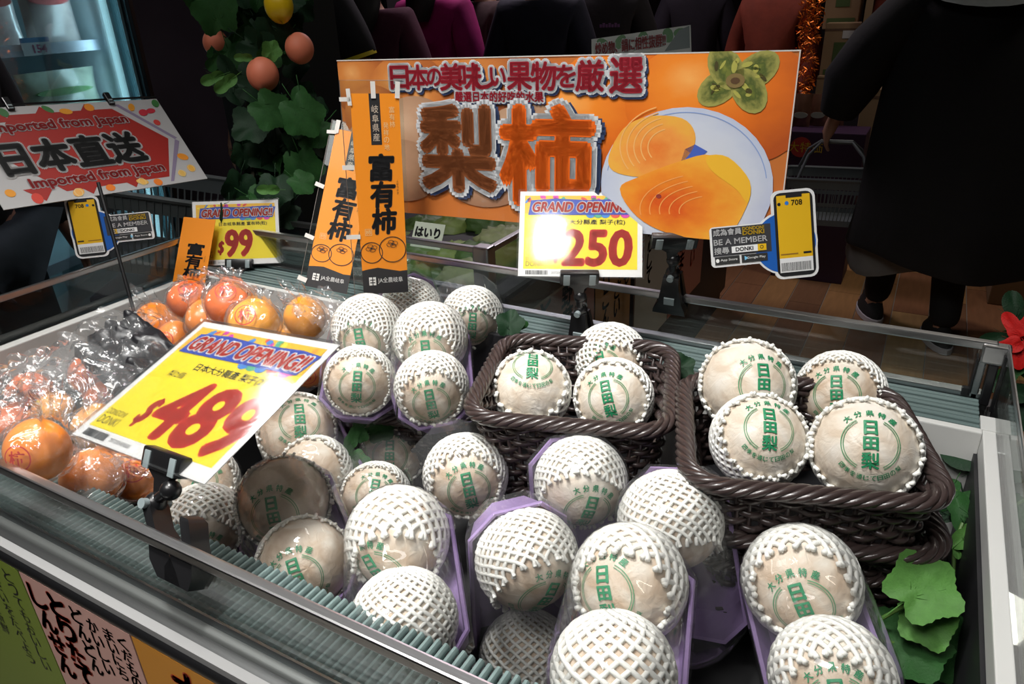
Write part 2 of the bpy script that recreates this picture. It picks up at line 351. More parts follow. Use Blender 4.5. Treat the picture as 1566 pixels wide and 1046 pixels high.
# far right corner post: hinge block, chrome slat and black strip
cb(MB().box((X1 - .030, YF - .012, RZ - .022), (X1 + .004, YF + .006, RZ + .006), bev=.003), 'corner_cap', M_rail)
cb(MB().box((X1 - .031, YF - .010, VZ - .006), (X1 - .021, YF + .004, RZ - .02), bev=.002), 'corner_post', M_alu)
cb(MB().box((X1 - .034, YF - .013, VZ - .006), (X1 - .0315, YF + .004, RZ - .014)), 'post_seal', M_black)
cb(MB().box((X1 - .018, YF - .012, VZ - .01), (X1 - .006, YF, RZ - .022), bev=.002), 'corner_bracket', M_black)
cb(MB().box((X1 - .004, YF - .02, VZ - .014), (X1 + .002, YF - .012, RZ - .004)), 'post_seal', M_black)
cb(MB().box((X1 - .042, YF - .014, VZ), (X1 - .032, YF - .004, VZ + .013), bev=.002), 'hinge_foot', M_black)

# ------------------------------------------------------------------ wrapped pears
def pear_r(d, sd=0):  # crumpled paper over a round pear
    n1 = noise.noise(Vector((d.x * 9 + sd, d.y * 9, d.z * 5))) ; n2 = abs(noise.noise(Vector((d.x * 5 + 7, d.y * 5 + sd, d.z * 3 + 2))))
    return 1 + .012 * n1 - .03 * (max(0, .12 - n2) / .12) ** 2 * .5
R0 = .0535
M_paper = None
def paper(name, c1, c2, c3):
    m = bpy.data.materials.new(name); m.use_nodes = True; nt = m.node_tree; b = nt.nodes['Principled BSDF']; N = nt.nodes.new; L = nt.links.new
    tc = N('ShaderNodeTexCoord'); n1 = N('ShaderNodeTexNoise'); n1.inputs['Scale'].default_value = 28; n1.inputs['Detail'].default_value = 5; n1.inputs['Distortion'].default_value = .8
    L(tc.outputs['Object'], n1.inputs['Vector']); cr = N('ShaderNodeValToRGB'); e = cr.color_ramp.elements
    e[0].position = .32; e[0].color = (*c1, 1); e[1].position = .66; e[1].color = (*c3, 1); x = e.new(.5); x.color = (*c2, 1)
    L(n1.outputs['Fac'], cr.inputs[0]); L(cr.outputs[0], b.inputs['Base Color']); b.inputs['Roughness'].default_value = .5; b.inputs['Coat Weight'].default_value = .12
    vo = N('ShaderNodeTexVoronoi'); vo.feature = 'DISTANCE_TO_EDGE'; vo.inputs['Scale'].default_value = 36; L(n1.outputs['Color'], vo.inputs['Vector'])
    mp = N('ShaderNodeMapping'); mp.inputs['Scale'].default_value = (1, 1, .5); L(tc.outputs['Object'], mp.inputs[0])
    n3 = N('ShaderNodeTexNoise'); n3.inputs['Scale'].default_value = 70; n3.inputs['Detail'].default_value = 4; n3.inputs['Distortion'].default_value = 2.; L(mp.outputs[0], n3.inputs['Vector'])
    bp = N('ShaderNodeBump'); bp.inputs['Strength'].default_value = .5; bp.inputs['Distance'].default_value = .002; L(n3.outputs['Fac'], bp.inputs['Height']); L(bp.outputs[0], b.inputs['Normal'])
    return m
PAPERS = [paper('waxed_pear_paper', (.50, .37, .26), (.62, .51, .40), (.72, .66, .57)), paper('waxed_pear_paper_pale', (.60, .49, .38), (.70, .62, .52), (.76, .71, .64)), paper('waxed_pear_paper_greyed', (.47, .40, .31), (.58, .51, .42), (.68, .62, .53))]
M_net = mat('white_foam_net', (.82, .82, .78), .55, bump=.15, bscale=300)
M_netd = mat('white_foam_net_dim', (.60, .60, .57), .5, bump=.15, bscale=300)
M_green = mat('green_stamp_ink', (.015, .24, .10), .5)
M_green2 = mat('green_ring_ink', (.10, .30, .14), .5)
paper_me = []
for i, pm in enumerate(PAPERS):
    for k in range(2):
        mb = MB(); mb.ball((0, 0, 0), R0, 1, 1, .96, 56, 36, fn=lambda d, s=i * 3 + k: pear_r(d, s)); paper_me.append(mb.mesh('paper_wrap', pm))
def net_mesh(name, hem, nstr, r, m, seed=0, twist=1.25, gath=168):
    q = random.Random(seed); mb = MB(); R = R0 * 1.035; SEG = 20
    for s in (1, -1):
        for k in range(nstr):
            ph0 = 2 * pi * (k + (0 if s > 0 else .0)) / nstr + q.uniform(-.03, .03); pts = []; rr = []
            tip = hem - 7 + q.uniform(-3, 2)
            for i in range(SEG + 1):
                t = i / SEG; th = radians(tip + (gath - tip) * t)
                wob = .012 * sin(i * 2.3 + k * 1.7 + seed)
                ph = ph0 + s * twist * (th - radians(hem)) * (1 if th > radians(hem) else .3) + wob
                rad = R * (1 + .004 * s) + .0004 * noise.noise(Vector((k * .7, i * .6, seed)))
                if i == 0: rad += q.uniform(.001, .0055)
                pts.append(Vector((sin(th) * cos(ph), sin(th) * sin(ph), cos(th) * .97)) * rad)
                rr.append(r * 1 * (1.2 if i == 0 else 1))
            mb.tube(pts, rr, 5)
    return mb.mesh(name, m)
NETS = {}
def get_net(hem, dens, dim):
    hem = int(round(hem / 8) * 8); k = (hem, dens, dim)
    if k not in NETS:
        nn, r = {'f': (30, .0017), 'm': (25, .0021), 'c': (20, .0027)}[dens]
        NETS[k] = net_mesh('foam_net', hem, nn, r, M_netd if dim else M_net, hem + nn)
    return NETS[k]
# the stamp, wrapped on the sphere: planar (u,v) metres -> direction
def stamp_mesh():
    mb = MB(); RS = R0 * 1.017
    def put(vs, fs, mi):
        o = []
        for x, y in vs:
            rr = sqrt(x * x + y * y) + 1e-9; th = rr / RS; o.append(Vector((x / rr * sin(th), y / rr * sin(th), cos(th) * .97)) * RS)
        mb.add(o, fs, mi)
    def glyph(ch, cx, cy, h, rot=0, bold=.02, wk=1, mi=0):
        vs0, f0, b = text(ch, 0); vs = []; fs = []
        for io in range(6):
            a_ = pi / 3 * io; fs += [tuple(i + io * len(vs0) for i in f_) for f_ in f0]; vs += [(x + bold * .9 * cos(a_), y + bold * .9 * sin(a_)) for x, y in vs0]
        k = h / (b[3] - b[1]); kw = h * wk / (b[2] - b[0]); o = []
        for x, y in vs:
            X = (x - (b[0] + b[2]) / 2) * kw; Y = (y - (b[1] + b[3]) / 2) * k
            o.append((cx + X * cos(rot) - Y * sin(rot), cy + X * sin(rot) + Y * cos(rot)))
        put(o, fs, mi)
    glyph('日', 0, .0175, .0150, bold=.045, wk=.8); glyph('田', 0, .0005, .0125, bold=.05, wk=1.05); glyph('梨', 0, -.0175, .0165, bold=.03, wk=1)
    for r, wd in ((.0285, .0010), (.0262, .0008)):
        for a0, a1 in ((-62, 62), (118, 242)):
            n = 26; vs = []
            for i in range(n + 1):
                a = radians(a0 + (a1 - a0) * i / n); vs += [((r - wd / 2) * cos(a), (r - wd / 2) * sin(a)), ((r + wd / 2) * cos(a), (r + wd / 2) * sin(a))]
            put(vs, [(2 * i, 2 * i + 1, 2 * i + 3, 2 * i + 2) for i in range(n)], 1)
    for i, ch in enumerate('大分県特産'):
        a = radians(90 + 40 - i * 20); glyph(ch, .0355 * cos(a), .0355 * sin(a), .0078, a - pi / 2, .03)
    for i, ch in enumerate('四季を通じて日田の梨'):
        a = radians(270 - 49 + i * 11); glyph(ch, .0365 * cos(a), .0365 * sin(a), .0056, a + pi / 2, .02)
    return mb.mesh('stamp', [M_green, M_green2], False)
STAMP = stamp_mesh()
def basis_dir(ox, oy, c): # direction given as an offset towards the viewer's right/up as seen at centre c
    vz = (CAM - c).normalized(); vx = RIGHT - vz * RIGHT.dot(vz); vx.normalize(); vy = vz.cross(vx)
    q = ox * ox + oy * oy; k = sqrt(max(0, 1 - q)) if q < 1 else 0
    return (vx * ox + vy * oy + vz * k).normalized(), vx, vy
def orient(z, up):
    y = up - z * up.dot(z)
    if y.length < 1e-4: y = z.orthogonal()
    y.normalize(); x = y.cross(z); return x, y
PEARS = [ # id, px,py,width, open dir, hem, stamp dir, roll, density, paper, label
 ('p1', 563, 505, 116, (-.2, -.55), 52, (-.2, -.42), 8, 'f', 0, 'net-sleeved pear at the back left of the pear display, next to the persimmons'),
 ('p2', 550, 582, 112, (-.08, -.2), 60, (-.08, -.2), -3, 'f', 2, 'wrapped pear with full green ring stamp, directly below the back left pear beside the persimmons'),
 ('p3', 658, 518, 118, (-.12, -.5), 52, (-.1, -.5), 4, 'm', 0, 'net-sleeved pear in the back purple tray, upper of its pair under a white film glare'),
 ('p4', 660, 593, 118, (0, -.42), 56, (0, -.5), 10, 'm', 2, 'wrapped pear above the purple tray edge, lower of the back pair'),
 ('p5', 628, 470, 96, (0, -.9), 60, None, 0, 'f', 0, 'partly hidden netted pear at the very back, below the orange persimmon banner'),
 ('p6', 722, 484, 98, (.05, -.6), 56, (0, -.35), -4, 'm', 0, 'netted pear in the back row nearest the leaf left of the middle basket'),
 ('p7', 734, 556, 84, (.3, -.5), 64, None, 0, 'f', 0, 'mostly hidden netted pear squeezed against the middle basket left side'),
 ('p8', 812, 597, 126, (-.03, .30), 62, (.05, .72), -4, 'c', 3, 'pear lying face up at the left in the middle wicker basket'),
 ('p9', 933, 550, 118, (.15, -.35), 48, (-.22, -.25), 12, 'm', 1, 'rear right pear in the middle wicker basket'),
 ('p10', 938, 608, 126, (-.1, 0), 60, (-.15, -.02), 12, 'm', 3, 'front right pear in the middle wicker basket, ring stamp facing out'),
 ('p11', 1142, 590, 148, (-.08, .12), 74, (.36, .02), -3, 'm', 3, 'rear left pear in the right wicker basket with loose net tips on top'),
 ('p12', 1285, 603, 138, (-.08, -.12), 62, (-.08, -.02), 0, 'f', 1, 'rear right pear in the right wicker basket'),
 ('p13', 1160, 674, 150, (.25, .2), 68, (.25, .28), -6, 'm', 3, 'front left pear in the right wicker basket'),
 ('p14', 1322, 688, 166, (0, .05), 72, (.12, .12), -5, 'm', 3, 'largest pear in the right wicker basket, front right with full stamp'),
 ('p15', 455, 660, 124, (0, .05), 70, (.05, .32), 4, 'f', 0, 'wrapped pear peeking out right of the 489 price card'),
 ('p16', 482, 722, 116, (-.3, .1), 66, None, 0, 'm', 0, 'netted pear behind the greyish film-wrapped pear, right of the 489 price card'),
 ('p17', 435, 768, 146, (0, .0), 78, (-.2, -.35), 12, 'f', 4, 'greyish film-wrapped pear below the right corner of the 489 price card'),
 ('p18', 465, 862, 150, (.1, -.1), 76, (-.1, -.35), 22, 'f', 0, 'film-wrapped pear resting against the front vent, below the greyish pear'),
 ('p19', 312, 800, 128, (-.05, -.75), 62, (0, -.8), 0, 'm', 1, 'netted pear directly behind the black clip on the front rail'),
 ('p20', 308, 738, 116, (-.1, .1), 60, (-.1, .0), -20, 'm', 1, 'pear hidden behind the 489 price card with only its lower edge showing'),
 ('p21', 600, 693, 110, (0, -.2), 60, (-.08, -.1), 0, 'm', 0, 'wrapped pear in front of the leaves under the left basket'),
 ('p22', 712, 727, 134, (0, -.35), 58, (.1, -.4), 14, 'm', 0, 'film-wrapped pear left of the middle basket wall, ring stamp facing out'),
 ('p23', 575, 760, 112, (-.2, 0), 68, (-.08, .05), -8, 'f', 2, 'shaded wrapped pear wedged behind the large netted pear in the left middle'),
 ('p24', 742, 800, 112, (0, -.9), 56, None, 0, 'm', 1, 'partly hidden netted pear between two purple tray edges in the centre'),
 ('p25', 608, 822, 162, (0, -.72), 58, (-.35, -.72), 22, 'c', 0, 'netted pear with the purple tray edge on its right, upper of the centre-left pack'),
 ('p26', 618, 950, 170, (.1, -1.0), 60, None, 0, 'm', 0, 'netted pear at the bottom beside the front vent, lower of the centre-left pack'),
 ('p27', 888, 737, 146, (.05, -.75), 62, (.15, -.72), -8, 'm', 3, 'netted pear standing right in front of the middle basket'),
 ('p28', 884, 818, 112, (.2, -.9), 60, None, 0, 'm', 1, 'sliver of a netted pear between three large pears in front of the middle basket'),
 ('p29', 1025, 797, 164, (.2, -.95), 58, None, 0, 'm', 1, 'netted pear below the left corner of the right basket, purple tray behind it'),
 ('p30', 1095, 950, 132, (.1, -.3), 52, None, 0, 'm', 0, 'shaded pear standing in the gap between the centre and right packs'),
 ('p31', 806, 856, 164, (.35, -.85), 60, (.35, -.8), -4, 'm', 1, 'tall netted pear with the purple tray edge on its left, bottom centre'),
 ('p32', 806, 1005, 150, (0, -1.), 60, None, 0, 'm', 0, 'netted pear at the bottom edge, lower of the bottom centre pack'),
 ('p33', 962, 890, 180, (-.2, -.35), 58, (-.45, -.2), 4, 'c', 0, 'large film-wrapped pear in the bottom centre with stamp turned left'),
 ('p34', 938, 1030, 196, (0, -1.), 60, None, 0, 'c', 0, 'largest netted pear cut by the bottom edge, coarse open net'),
 ('p35', 1225, 890, 178, (0, -.25), 58, (0, -.48), 14, 'c', 0, 'film-wrapped pear with bright film glare, in front of the right basket'),
 ('p36', 1272, 1040, 190, (0, -.35), 50, (.05, -.45), 2, 'c', 0, 'film-wrapped pear at the bottom right edge beside the green leaf'),
]
PP = {}
for (i, px, py, wd, *_r) in PEARS: PP[i] = [px, py, .1165 * FPX / wd + (.03 if i in ('p8', 'p9', 'p10', 'p11', 'p12', 'p13', 'p14') else 0), wd]
PAIRS = [('p1', 'p2'), ('p3', 'p4'), ('p6', 'p7'), ('p15', 'p16'), ('p17', 'p18'), ('p20', 'p19'), ('p21', 'p23'), ('p22', 'p24'), ('p25', 'p26'), ('p31', 'p32'), ('p33', 'p34'), ('p35', 'p36')]
ids = [p[0] for p in PEARS]
for it in range(80):   # ease apart pears that would touch, along their own sight lines
    for a in range(len(ids)):
        for b in range(a + 1, len(ids)):
            A, B = PP[ids[a]], PP[ids[b]]; pa, pb = P(*A[:3]), P(*B[:3]); need = .104
            d = (pa - pb).length
            if d < need:
                hi, lo = (A, B) if A[1] < B[1] else (B, A); hi[2] += .0022; lo[2] -= .0022
PP['p6'][2] = min(PP['p6'][2], 1.30); PP['p7'][2] = max(PP['p7'][2], 1.22); PP['p5'][2] = min(PP['p5'][2], 1.36)
for (i, px, py, wd, od, hem, sd, roll, dens, pap, label) in PEARS:
    d = PP[i][2]; c = P(px, py, d); k = (wd * d / FPX) / .1165
    z, vx, vy = basis_dir(*od, c); x, y = orient(z, vy)
    root = thing('wrapped_pear', label, 'pear', frame(c, x * k, y * k, z * k), 'net-sleeved pears in the case')
    PP[i] += [c, k]
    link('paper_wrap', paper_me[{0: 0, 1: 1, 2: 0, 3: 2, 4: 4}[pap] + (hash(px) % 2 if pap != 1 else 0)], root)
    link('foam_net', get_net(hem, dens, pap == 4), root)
    if sd:
        sz, _, _ = basis_dir(*sd, c); up = vy * cos(radians(-roll)) + vx * sin(radians(-roll)); sx, sy = orient(sz, up)
        Mw = frame(c, sx * k, sy * k, sz * k); link('stamp', STAMP, root, root.matrix_world.inverted() @ Mw)

# ------------------------------------------------------------------ purple trays with stretched film
M_tray = mat('lilac_foam_tray', (.36, .25, .50), .45, var=.08, vscale=200, coat=.15)
def octo(L_, W_, ch, z, n=None): 
    a, b = L_ / 2, W_ / 2; return [V(a, -b + ch, z), V(a, b - ch, z), V(a - ch, b, z), V(-a + ch, b, z), V(-a, b - ch, z), V(-a, -b + ch, z), V(-a + ch, -b, z), V(a - ch, -b, z)]
def pack(c1, c2, k, label, tray=True, nrm=None, lift=0, wd=.112, side=0):
    a = (c2 - c1); L0 = a.length; a.normalize(); mid = (c1 + c2) / 2
    n_ = nrm or ((CAM - mid).normalized() * .9 + V(0, 0, .3) + RIGHT * side); n_ = (n_ - a * n_.dot(a)).normalized(); s_ = n_.cross(a)
    M = frame(mid, a, s_, n_); root = thing('pear_pack', label, 'pack', M, 'film-wrapped purple trays of two pears')
    L_ = L0 + .098 * k; W_ = wd * k
    if tray:
        mb = MB(); zb = -.060 * k + lift; zt = -.028 * k + lift
        mb.rings([octo(L_ - .03, W_ - .03, .022, zb - .003), octo(L_ - .004, W_ - .004, .028, zt - .006), octo(L_ + .004, W_ + .004, .030, zt - .001), octo(L_ + .003, W_ + .003, .030, zt + .002), octo(L_ - .005, W_ - .005, .028, zt + .001), octo(L_ - .034, W_ - .034, .020, zb)])
        mb.build('foam_tray', M_tray, root, True)
    bm = bmesh.new(); Rf = .0605 * k; q = random.Random(int(mid.x * 9999))
    for cc in (c1, c2):
        l = M.inverted() @ cc
        for j in range(13):
            th = pi * j / 12 * .62
            for i in range(22):
                ph = 2 * pi * i / 22 + q.uniform(-.1, .1); bm.verts.new(l + V(sin(th) * cos(ph), sin(th) * sin(ph), cos(th)) * Rf * (1 + q.uniform(-.006, .006)))
    for p in octo(L_ + .008, W_ + .008, .028, -.03 * k + lift) + octo(L_ - .02, W_ - .02, .022, -.066 * k + lift): bm.verts.new(p)
    r_ = bmesh.ops.convex_hull(bm, input=bm.verts[:]); dele = [g for g in r_['geom_interior'] + r_['geom_unused'] if isinstance(g, bmesh.types.BMVert)]
    bmesh.ops.delete(bm, geom=list(set(dele)), context='VERTS')
    bmesh.ops.delete(bm, geom=[f for f in bm.faces if f.normal.z < -.8], context='FACES_ONLY')
    bmesh.ops.subdivide_edges(bm, edges=[e for e in bm.edges if e.calc_length() > .03], cuts=2, use_grid_fill=True); bmesh.ops.triangulate(bm, faces=bm.faces[:])
    for v in bm.verts:
        v.co += v.co.normalized() * .0016 * noise.noise(v.co * 55 + mid * 10)
    me = bpy.data.meshes.new('film'); bm.to_mesh(me); bm.free(); me.materials.append(M_film); me.polygons.foreach_set('use_smooth', [True] * len(me.polygons)); link('film', me, root)
PLAB = {'p1': 'clear pack of two pears beside the persimmons at the back left', 'p3': 'purple tray pack of two pears, back centre, lilac rim at bottom right', 'p6': 'clear pack at the back just left of the middle basket',
 'p15': 'clear film pack right of the 489 price card', 'p17': 'crumpled film pack of two greyish pears beside the front vent', 'p20': 'clear pack behind the front rail clip', 'p21': 'small clear pack in front of the leaves below the left basket',
 'p22': 'clear pack leaning beside the left side of the middle basket', 'p25': 'centre-left pack with a long lilac tray rim on its right', 'p27': 'pack standing in front of the middle basket with lilac rim on its left',
 'p31': 'bottom centre pack with a lilac tray rim on its left', 'p33': 'bottom centre-right pack with lilac rim on its right', 'p35': 'bottom right pack with lilac rims, beside the green leaf'}
for a, b in PAIRS:
    A, B = PP[a], PP[b]
    pack(A[4], B[4], (A[5] + B[5]) / 2, PLAB[a], tray=a not in ('p21', 'p22', 'p6'), side={'p25': -.5, 'p31': .22, 'p33': -.5, 'p27': .18, 'p3': -.2, 'p17': -.5, 'p15': -.5, 'p20': .3, 'p35': .05}.get(a, 0))
def single(i, dirv, label, side=0): pack(PP[i][4], PP[i][4] + dirv, PP[i][5], label, side=side)
single('p29', V(.03, -.02, -.10), 'pack with lilac rim on its right, below the left corner of the right basket', -.6)
single('p27', V(.02, -.03, -.10), PLAB['p27'], .25)
single('p5', V(.01, .02, -.10), 'purple tray pack at the very back with its lilac rim arching above the pear')
single('p30', V(.02, .03, -.10), 'dim clear pack in the gap left of the bottom right pack')

# ------------------------------------------------------------------ wicker baskets
M_wick = mat('dark_brown_resin_wicker', (.042, .028, .026), .32, coat=.25, var=.25, vscale=40, bump=.1, bscale=100)
def rrect(L_, W_, r, n=6):
    pts = []
    for (cx, cy, a0) in ((L_ / 2 - r, W_ / 2 - r, 0), (-L_ / 2 + r, W_ / 2 - r, 90), (-L_ / 2 + r, -W_ / 2 + r, 180), (L_ / 2 - r, -W_ / 2 + r, 270)):
        for i in range(n + 1): a = radians(a0 + 90 * i / n); pts.append(V(cx + r * cos(a), cy + r * sin(a), 0))
    return pts
def resample(pts, n):
    pts = pts + [pts[0]]; d = [0]
    for i in range(1, len(pts)): d.append(d[-1] + (pts[i] - pts[i - 1]).length)
    T = d[-1]; out = []; j = 0
    for i in range(n):
        t = T * i / n
        while d[j + 1] < t: j += 1
        f_ = (t - d[j]) / (d[j + 1] - d[j]); p = pts[j].lerp(pts[j + 1], f_); tn = (pts[j + 1] - pts[j]).normalized(); out.append((p, V(tn.y, -tn.x, 0)))
    return out, T
def basket_meshes(L_, W_, H):
    rim = MB(); path, T = resample(rrect(L_, W_, .045), 300); NS = 6; turns = round(T / .095)
    for s in range(NS):
        pts = []
        for i, (p, nr) in enumerate(path):
            a = 2 * pi * (turns * i / len(path) + s / NS); pts.append(p + nr * cos(a) * .0078 + V(0, 0, sin(a) * .0062))
        rim.tube(pts, .0046, 6, closed=True)
    rim_me = rim.mesh('braided_rim', M_wick)
    wallb = MB(); rows = int(H / .0098)
    for r in range(rows):
        t = (r + .5) / rows; s_ = 1 - .14 * (1 - t); path, T = resample(rrect(L_ * s_ - .012, W_ * s_ - .012, .04), 264)
        pts = [p + nr * .0040 * sin(2 * pi * 22 * i / 264 + (r % 2) * pi + (r // 2) * .25) + V(0, 0, -H * (1 - t) - .004 + .0012 * sin(i * .23 + r * 2.1)) for i, (p, nr) in enumerate(path)]
        wallb.tube(pts, .0041, 6, closed=True)
    path, T = resample(rrect(L_ - .012, W_ - .012, .04), 66)
    for p, nr in path: wallb.tube([V(p.x * .86, p.y * .86, -H), V(p.x, p.y, 0)], .003, 5)
    wall_me = wallb.mesh('woven_wall', M_wick)
    foot = MB(); path, T = resample(rrect(L_ * .87, W_ * .87, .04), 220); 
    for s in range(4):
        foot.tube([p + nr * cos(2 * pi * (20 * i / 220 + s / 4)) * .005 + V(0, 0, -H + sin(2 * pi * (20 * i / 220 + s / 4)) * .004) for i, (p, nr) in enumerate(path)], .0036, 5, closed=True)
    foot_me = foot.mesh('base_braid', M_wick)
    base = MB(); base.rings([[V(p.x, p.y, -H - .003) for p in rrect(L_ * .86, W_ * .86, .04)], [V(p.x, p.y, -H + .002) for p in rrect(L_ * .86, W_ * .86, .04)]])
    return rim_me, wall_me, foot_me, base.mesh('base', M_inner, False)
BM = basket_meshes(.272, .255, .125)
def basket(c, ang, label, tilt=(0, 0), s=1):
    M = Matrix.Translation(c) @ Matrix.Rotation(radians(ang), 4, 'Z') @ Matrix.Rotation(radians(tilt[0]), 4, 'X') @ Matrix.Rotation(radians(tilt[1]), 4, 'Y') @ Matrix.Scale(s, 4)
    t = thing('wicker_basket', label, 'basket', M, 'dark brown wicker baskets')
    for nme, me in zip(('braided_rim', 'woven_wall', 'base_braid', 'base'), BM):
        o = link(nme, me, t)
        if nme == 'woven_wall': o['kind'] = 'stuff'
    return t
def cen(z, *px): 
    c = Vector()
    for p in px: c += PZ(*p, z)
    return c / len(px)
basket(cen(.925, (733, 635), (1030, 660), (1012, 530), (765, 523)), 17, 'dark wicker basket in the middle holding three pears', s=.95)
BR = cen(.935, (1062, 722), (1440, 765), (1345, 600), (1062, 590)); basket(BR, 18, 'upper dark wicker basket on the right holding four pears', s=.95)
basket(BR + V(.012, .015, -.075), 18, 'lower dark wicker basket stacked under the right basket', s=.95)
basket(cen(.845, (495, 640), (720, 705), (770, 500), (530, 500)) + V(.0, .03, -.03), 14, 'dark wicker basket under the back left pear packs', s=.98)
basket(PZ(425, 580, .80) + V(-.05, .02, -.04), 14, 'dark wicker basket at the edge of the persimmons, mostly hidden behind the 489 card', s=.9)

# ------------------------------------------------------------------ persimmons in bags
def persimmon_mat():
    m = mat('persimmon_skin', (.95, .27, .02), .28, coat=.25, var=.18, vscale=14); return m
M_per = persimmon_mat(); M_per2 = mat('persimmon_skin_deep', (.84, .17, .02), .28, coat=.25, var=.2, vscale=14); M_per3 = mat('persimmon_skin_yellow', (.98, .38, .02), .28, coat=.25, var=.14, vscale=14)
M_seal = mat('red_seal_ink', (.62, .02, .01), .4)
PM = []
for m_ in (M_per, M_per2, M_per3):
    mb = MB(); mb.ball((0, 0, 0), .0365, 1, 1, .82, 36, 22, fn=lambda d: 1 + .018 * cos(4 * math.atan2(d.y, d.x)) * (1 - abs(d.z)) - .12 * max(0, abs(d.z) - .78)); PM.append(mb.mesh('fruit', m_))
cal = MB()
for k in range(4):
    a = pi / 2 * k; pts = [V(0, 0, 0)] + [V(cos(a + t) * r, sin(a + t) * r, -.003 * (r / .02)) for t, r in ((-.7, .010), (-.35, .019), (0, .023), (.35, .019), (.7, .010))]
    cal.add([p + V(0, 0, -.0275) for p in pts], [(0, i, i + 1) for i in range(1, 5)])
CAL = cal.mesh('calyx', mat('dry_green_calyx', (.14, .13, .05), .7), False)
def seal_mesh():
    mb = MB(); RS = .0385
    def put(vs, fs):
        o = []
        for x, y in vs:
            rr = sqrt(x * x + y * y) + 1e-9; th = rr / RS; o.append(V(x / rr * sin(th), y / rr * sin(th), cos(th) * .83) * RS)
        mb.add(o, fs)
    for r, wd in ((.0135, .0014),):
        vs = []
        for i in range(33): a = 2 * pi * i / 32; vs += [((r - wd / 2) * cos(a), (r - wd / 2) * sin(a)), ((r + wd / 2) * cos(a), (r + wd / 2) * sin(a))]
        put(vs, [(2 * i, 2 * i + 1, 2 * i + 3, 2 * i + 2) for i in range(32)])
    vs, fs, b = text('柿', .02); k = .017 / (b[3] - b[1]); put([((x - (b[0] + b[2]) / 2) * k, (y - (b[1] + b[3]) / 2) * k) for x, y in vs], fs)
    return mb.mesh('seal_print', M_seal, False)
SEAL = seal_mesh()
def bag_mesh(seed):
    q = random.Random(seed); mb = MB(); nu, nv = 40, 26; vs = []; ex = q.uniform(.6, 1.0)
    for j in range(nv + 1):
        t = j / nv
        for i in range(nu):
            ph = 2 * pi * i / nu; fold = sin(ph * 5 + seed) * .5 + sin(ph * 9 + seed * 2) * .35
            if t < .62:
                th = pi * .93 * (1 - t / .62) + .55 * (t / .62); r = .0415 * (1 + .05 * noise.noise(V(cos(ph) * 2.5, sin(ph) * 2.5, th * 2 + seed)) + .02 * fold * (t)); p = V(sin(th) * cos(ph) * r, sin(th) * sin(ph) * r, cos(th) * r * .86)
            else:
                u = (t - .62) / .38; r0 = sin(.55) * .0415; r = r0 * (1 - .45 * sin(u * pi * .9)) + .018 * u * u; r *= 1 + .42 * fold * (.3 + u)
                z = cos(.55) * .0415 * .86 + u * .034 * ex; p = V(cos(ph) * r, sin(ph) * r * (.55 + .45 * (1 - u)), z) + V(.022 * u * u * sin(seed), .018 * u * u * cos(seed), 0)
            p += V(noise.noise(p * 90 + V(seed, 0, 0)), noise.noise(p * 90 + V(0, seed, 0)), noise.noise(p * 90 + V(0, 0, seed))) * (.0018 + .003 * max(0, t - .55))
            vs.append(p)
    fs = [(j * nu + i, j * nu + (i + 1) % nu, (j + 1) * nu + (i + 1) % nu, (j + 1) * nu + i) for j in range(nv) for i in range(nu)]
    mb.add(vs, fs); return mb.mesh('film', M_bag)
BAGS = [bag_mesh(s) for s in (1, 2.3, 3.7, 5.1)]
PS = [ # px,py,w, seal dir or None, tone, where
 (290, 458, 64, (-.1, .6), 1, 'back row of the persimmons, below the drooping orange flag'), (352, 464, 74, (-.2, .6), 1, 'back row of the persimmons, under the left yellow price card'),
 (238, 492, 62, None, 0, 'left end of the back persimmon row'), (268, 520, 60, (-.5, .0), 0, 'behind the top left corner of the 489 price card'),
 (318, 489, 66, (.35, .15), 0, 'third from the left, just above the 489 price card'), (388, 494, 78, (-.35, .35), 2, 'brightest yellow-orange one above the 489 price card'),
 (466, 486, 66, None, 2, 'back right of the persimmons by the left clear banner stand'), (452, 512, 62, (.45, -.1), 2, 'in front, beside the right corner of the 489 price card'),
 (506, 512, 46, None, 0, 'squeezed against the back left pear'), (470, 562, 64, (.0, -.5), 0, 'right of the 489 card with the seal at its bottom'), (512, 548, 46, None, 2, 'peeking between the 489 card and the stamped back left pear'),
 (215, 532, 62, None, 1, 'brownish one above the crumpled dark film at the left'), (46, 602, 66, (.1, -.1), 1, 'dim one under crinkled film at the far left'), (82, 628, 62, None, 2, 'orange one below the dim far left persimmon'),
 (140, 572, 64, (.0, .1), 1, 'dim one under film in the left middle'), (166, 612, 66, (.0, .2), 1, 'with faint seal, left of the 489 price card edge'), (122, 622, 60, None, 1, 'half hidden below the dim left middle one'),
 (16, 652, 66, None, 1, 'cut by the left edge of the photo'), (58, 688, 98, (-.55, -.3), 0, 'large one by the front vent at the left'), (150, 655, 76, None, 2, 'left of the 489 card lower corner'),
 (140, 730, 88, None, 0, 'large one against the front vent, second from the left edge'), (208, 722, 84, (-.1, .05), 0, 'by the front vent, left of the front clip'), (110, 690, 70, None, 1, 'between the two large front ones'), (196, 766, 56, None, 0, 'cut off by the vent left of the front clip'), (246, 742, 66, None, 1, 'behind the head of the front clip'), (12, 690, 60, None, 1, 'low at the left edge beside the vent'),
 (195, 672, 64, None, 1, 'tucked under the left edge of the 489 card'), (420, 530, 60, None, 0, 'hidden behind the top of the 489 card'),
]
SP = [[a, b, .074 * FPX / c, c] for a, b, c, *_ in PS]
for it in range(60):
    for a in range(len(SP)):
        for b in range(a + 1, len(SP)):
            d = (P(*SP[a][:3]) - P(*SP[b][:3])).length
            if d < .066:
                hi, lo = (SP[a], SP[b]) if SP[a][1] < SP[b][1] else (SP[b], SP[a]); hi[2] += .0018; lo[2] -= .0018
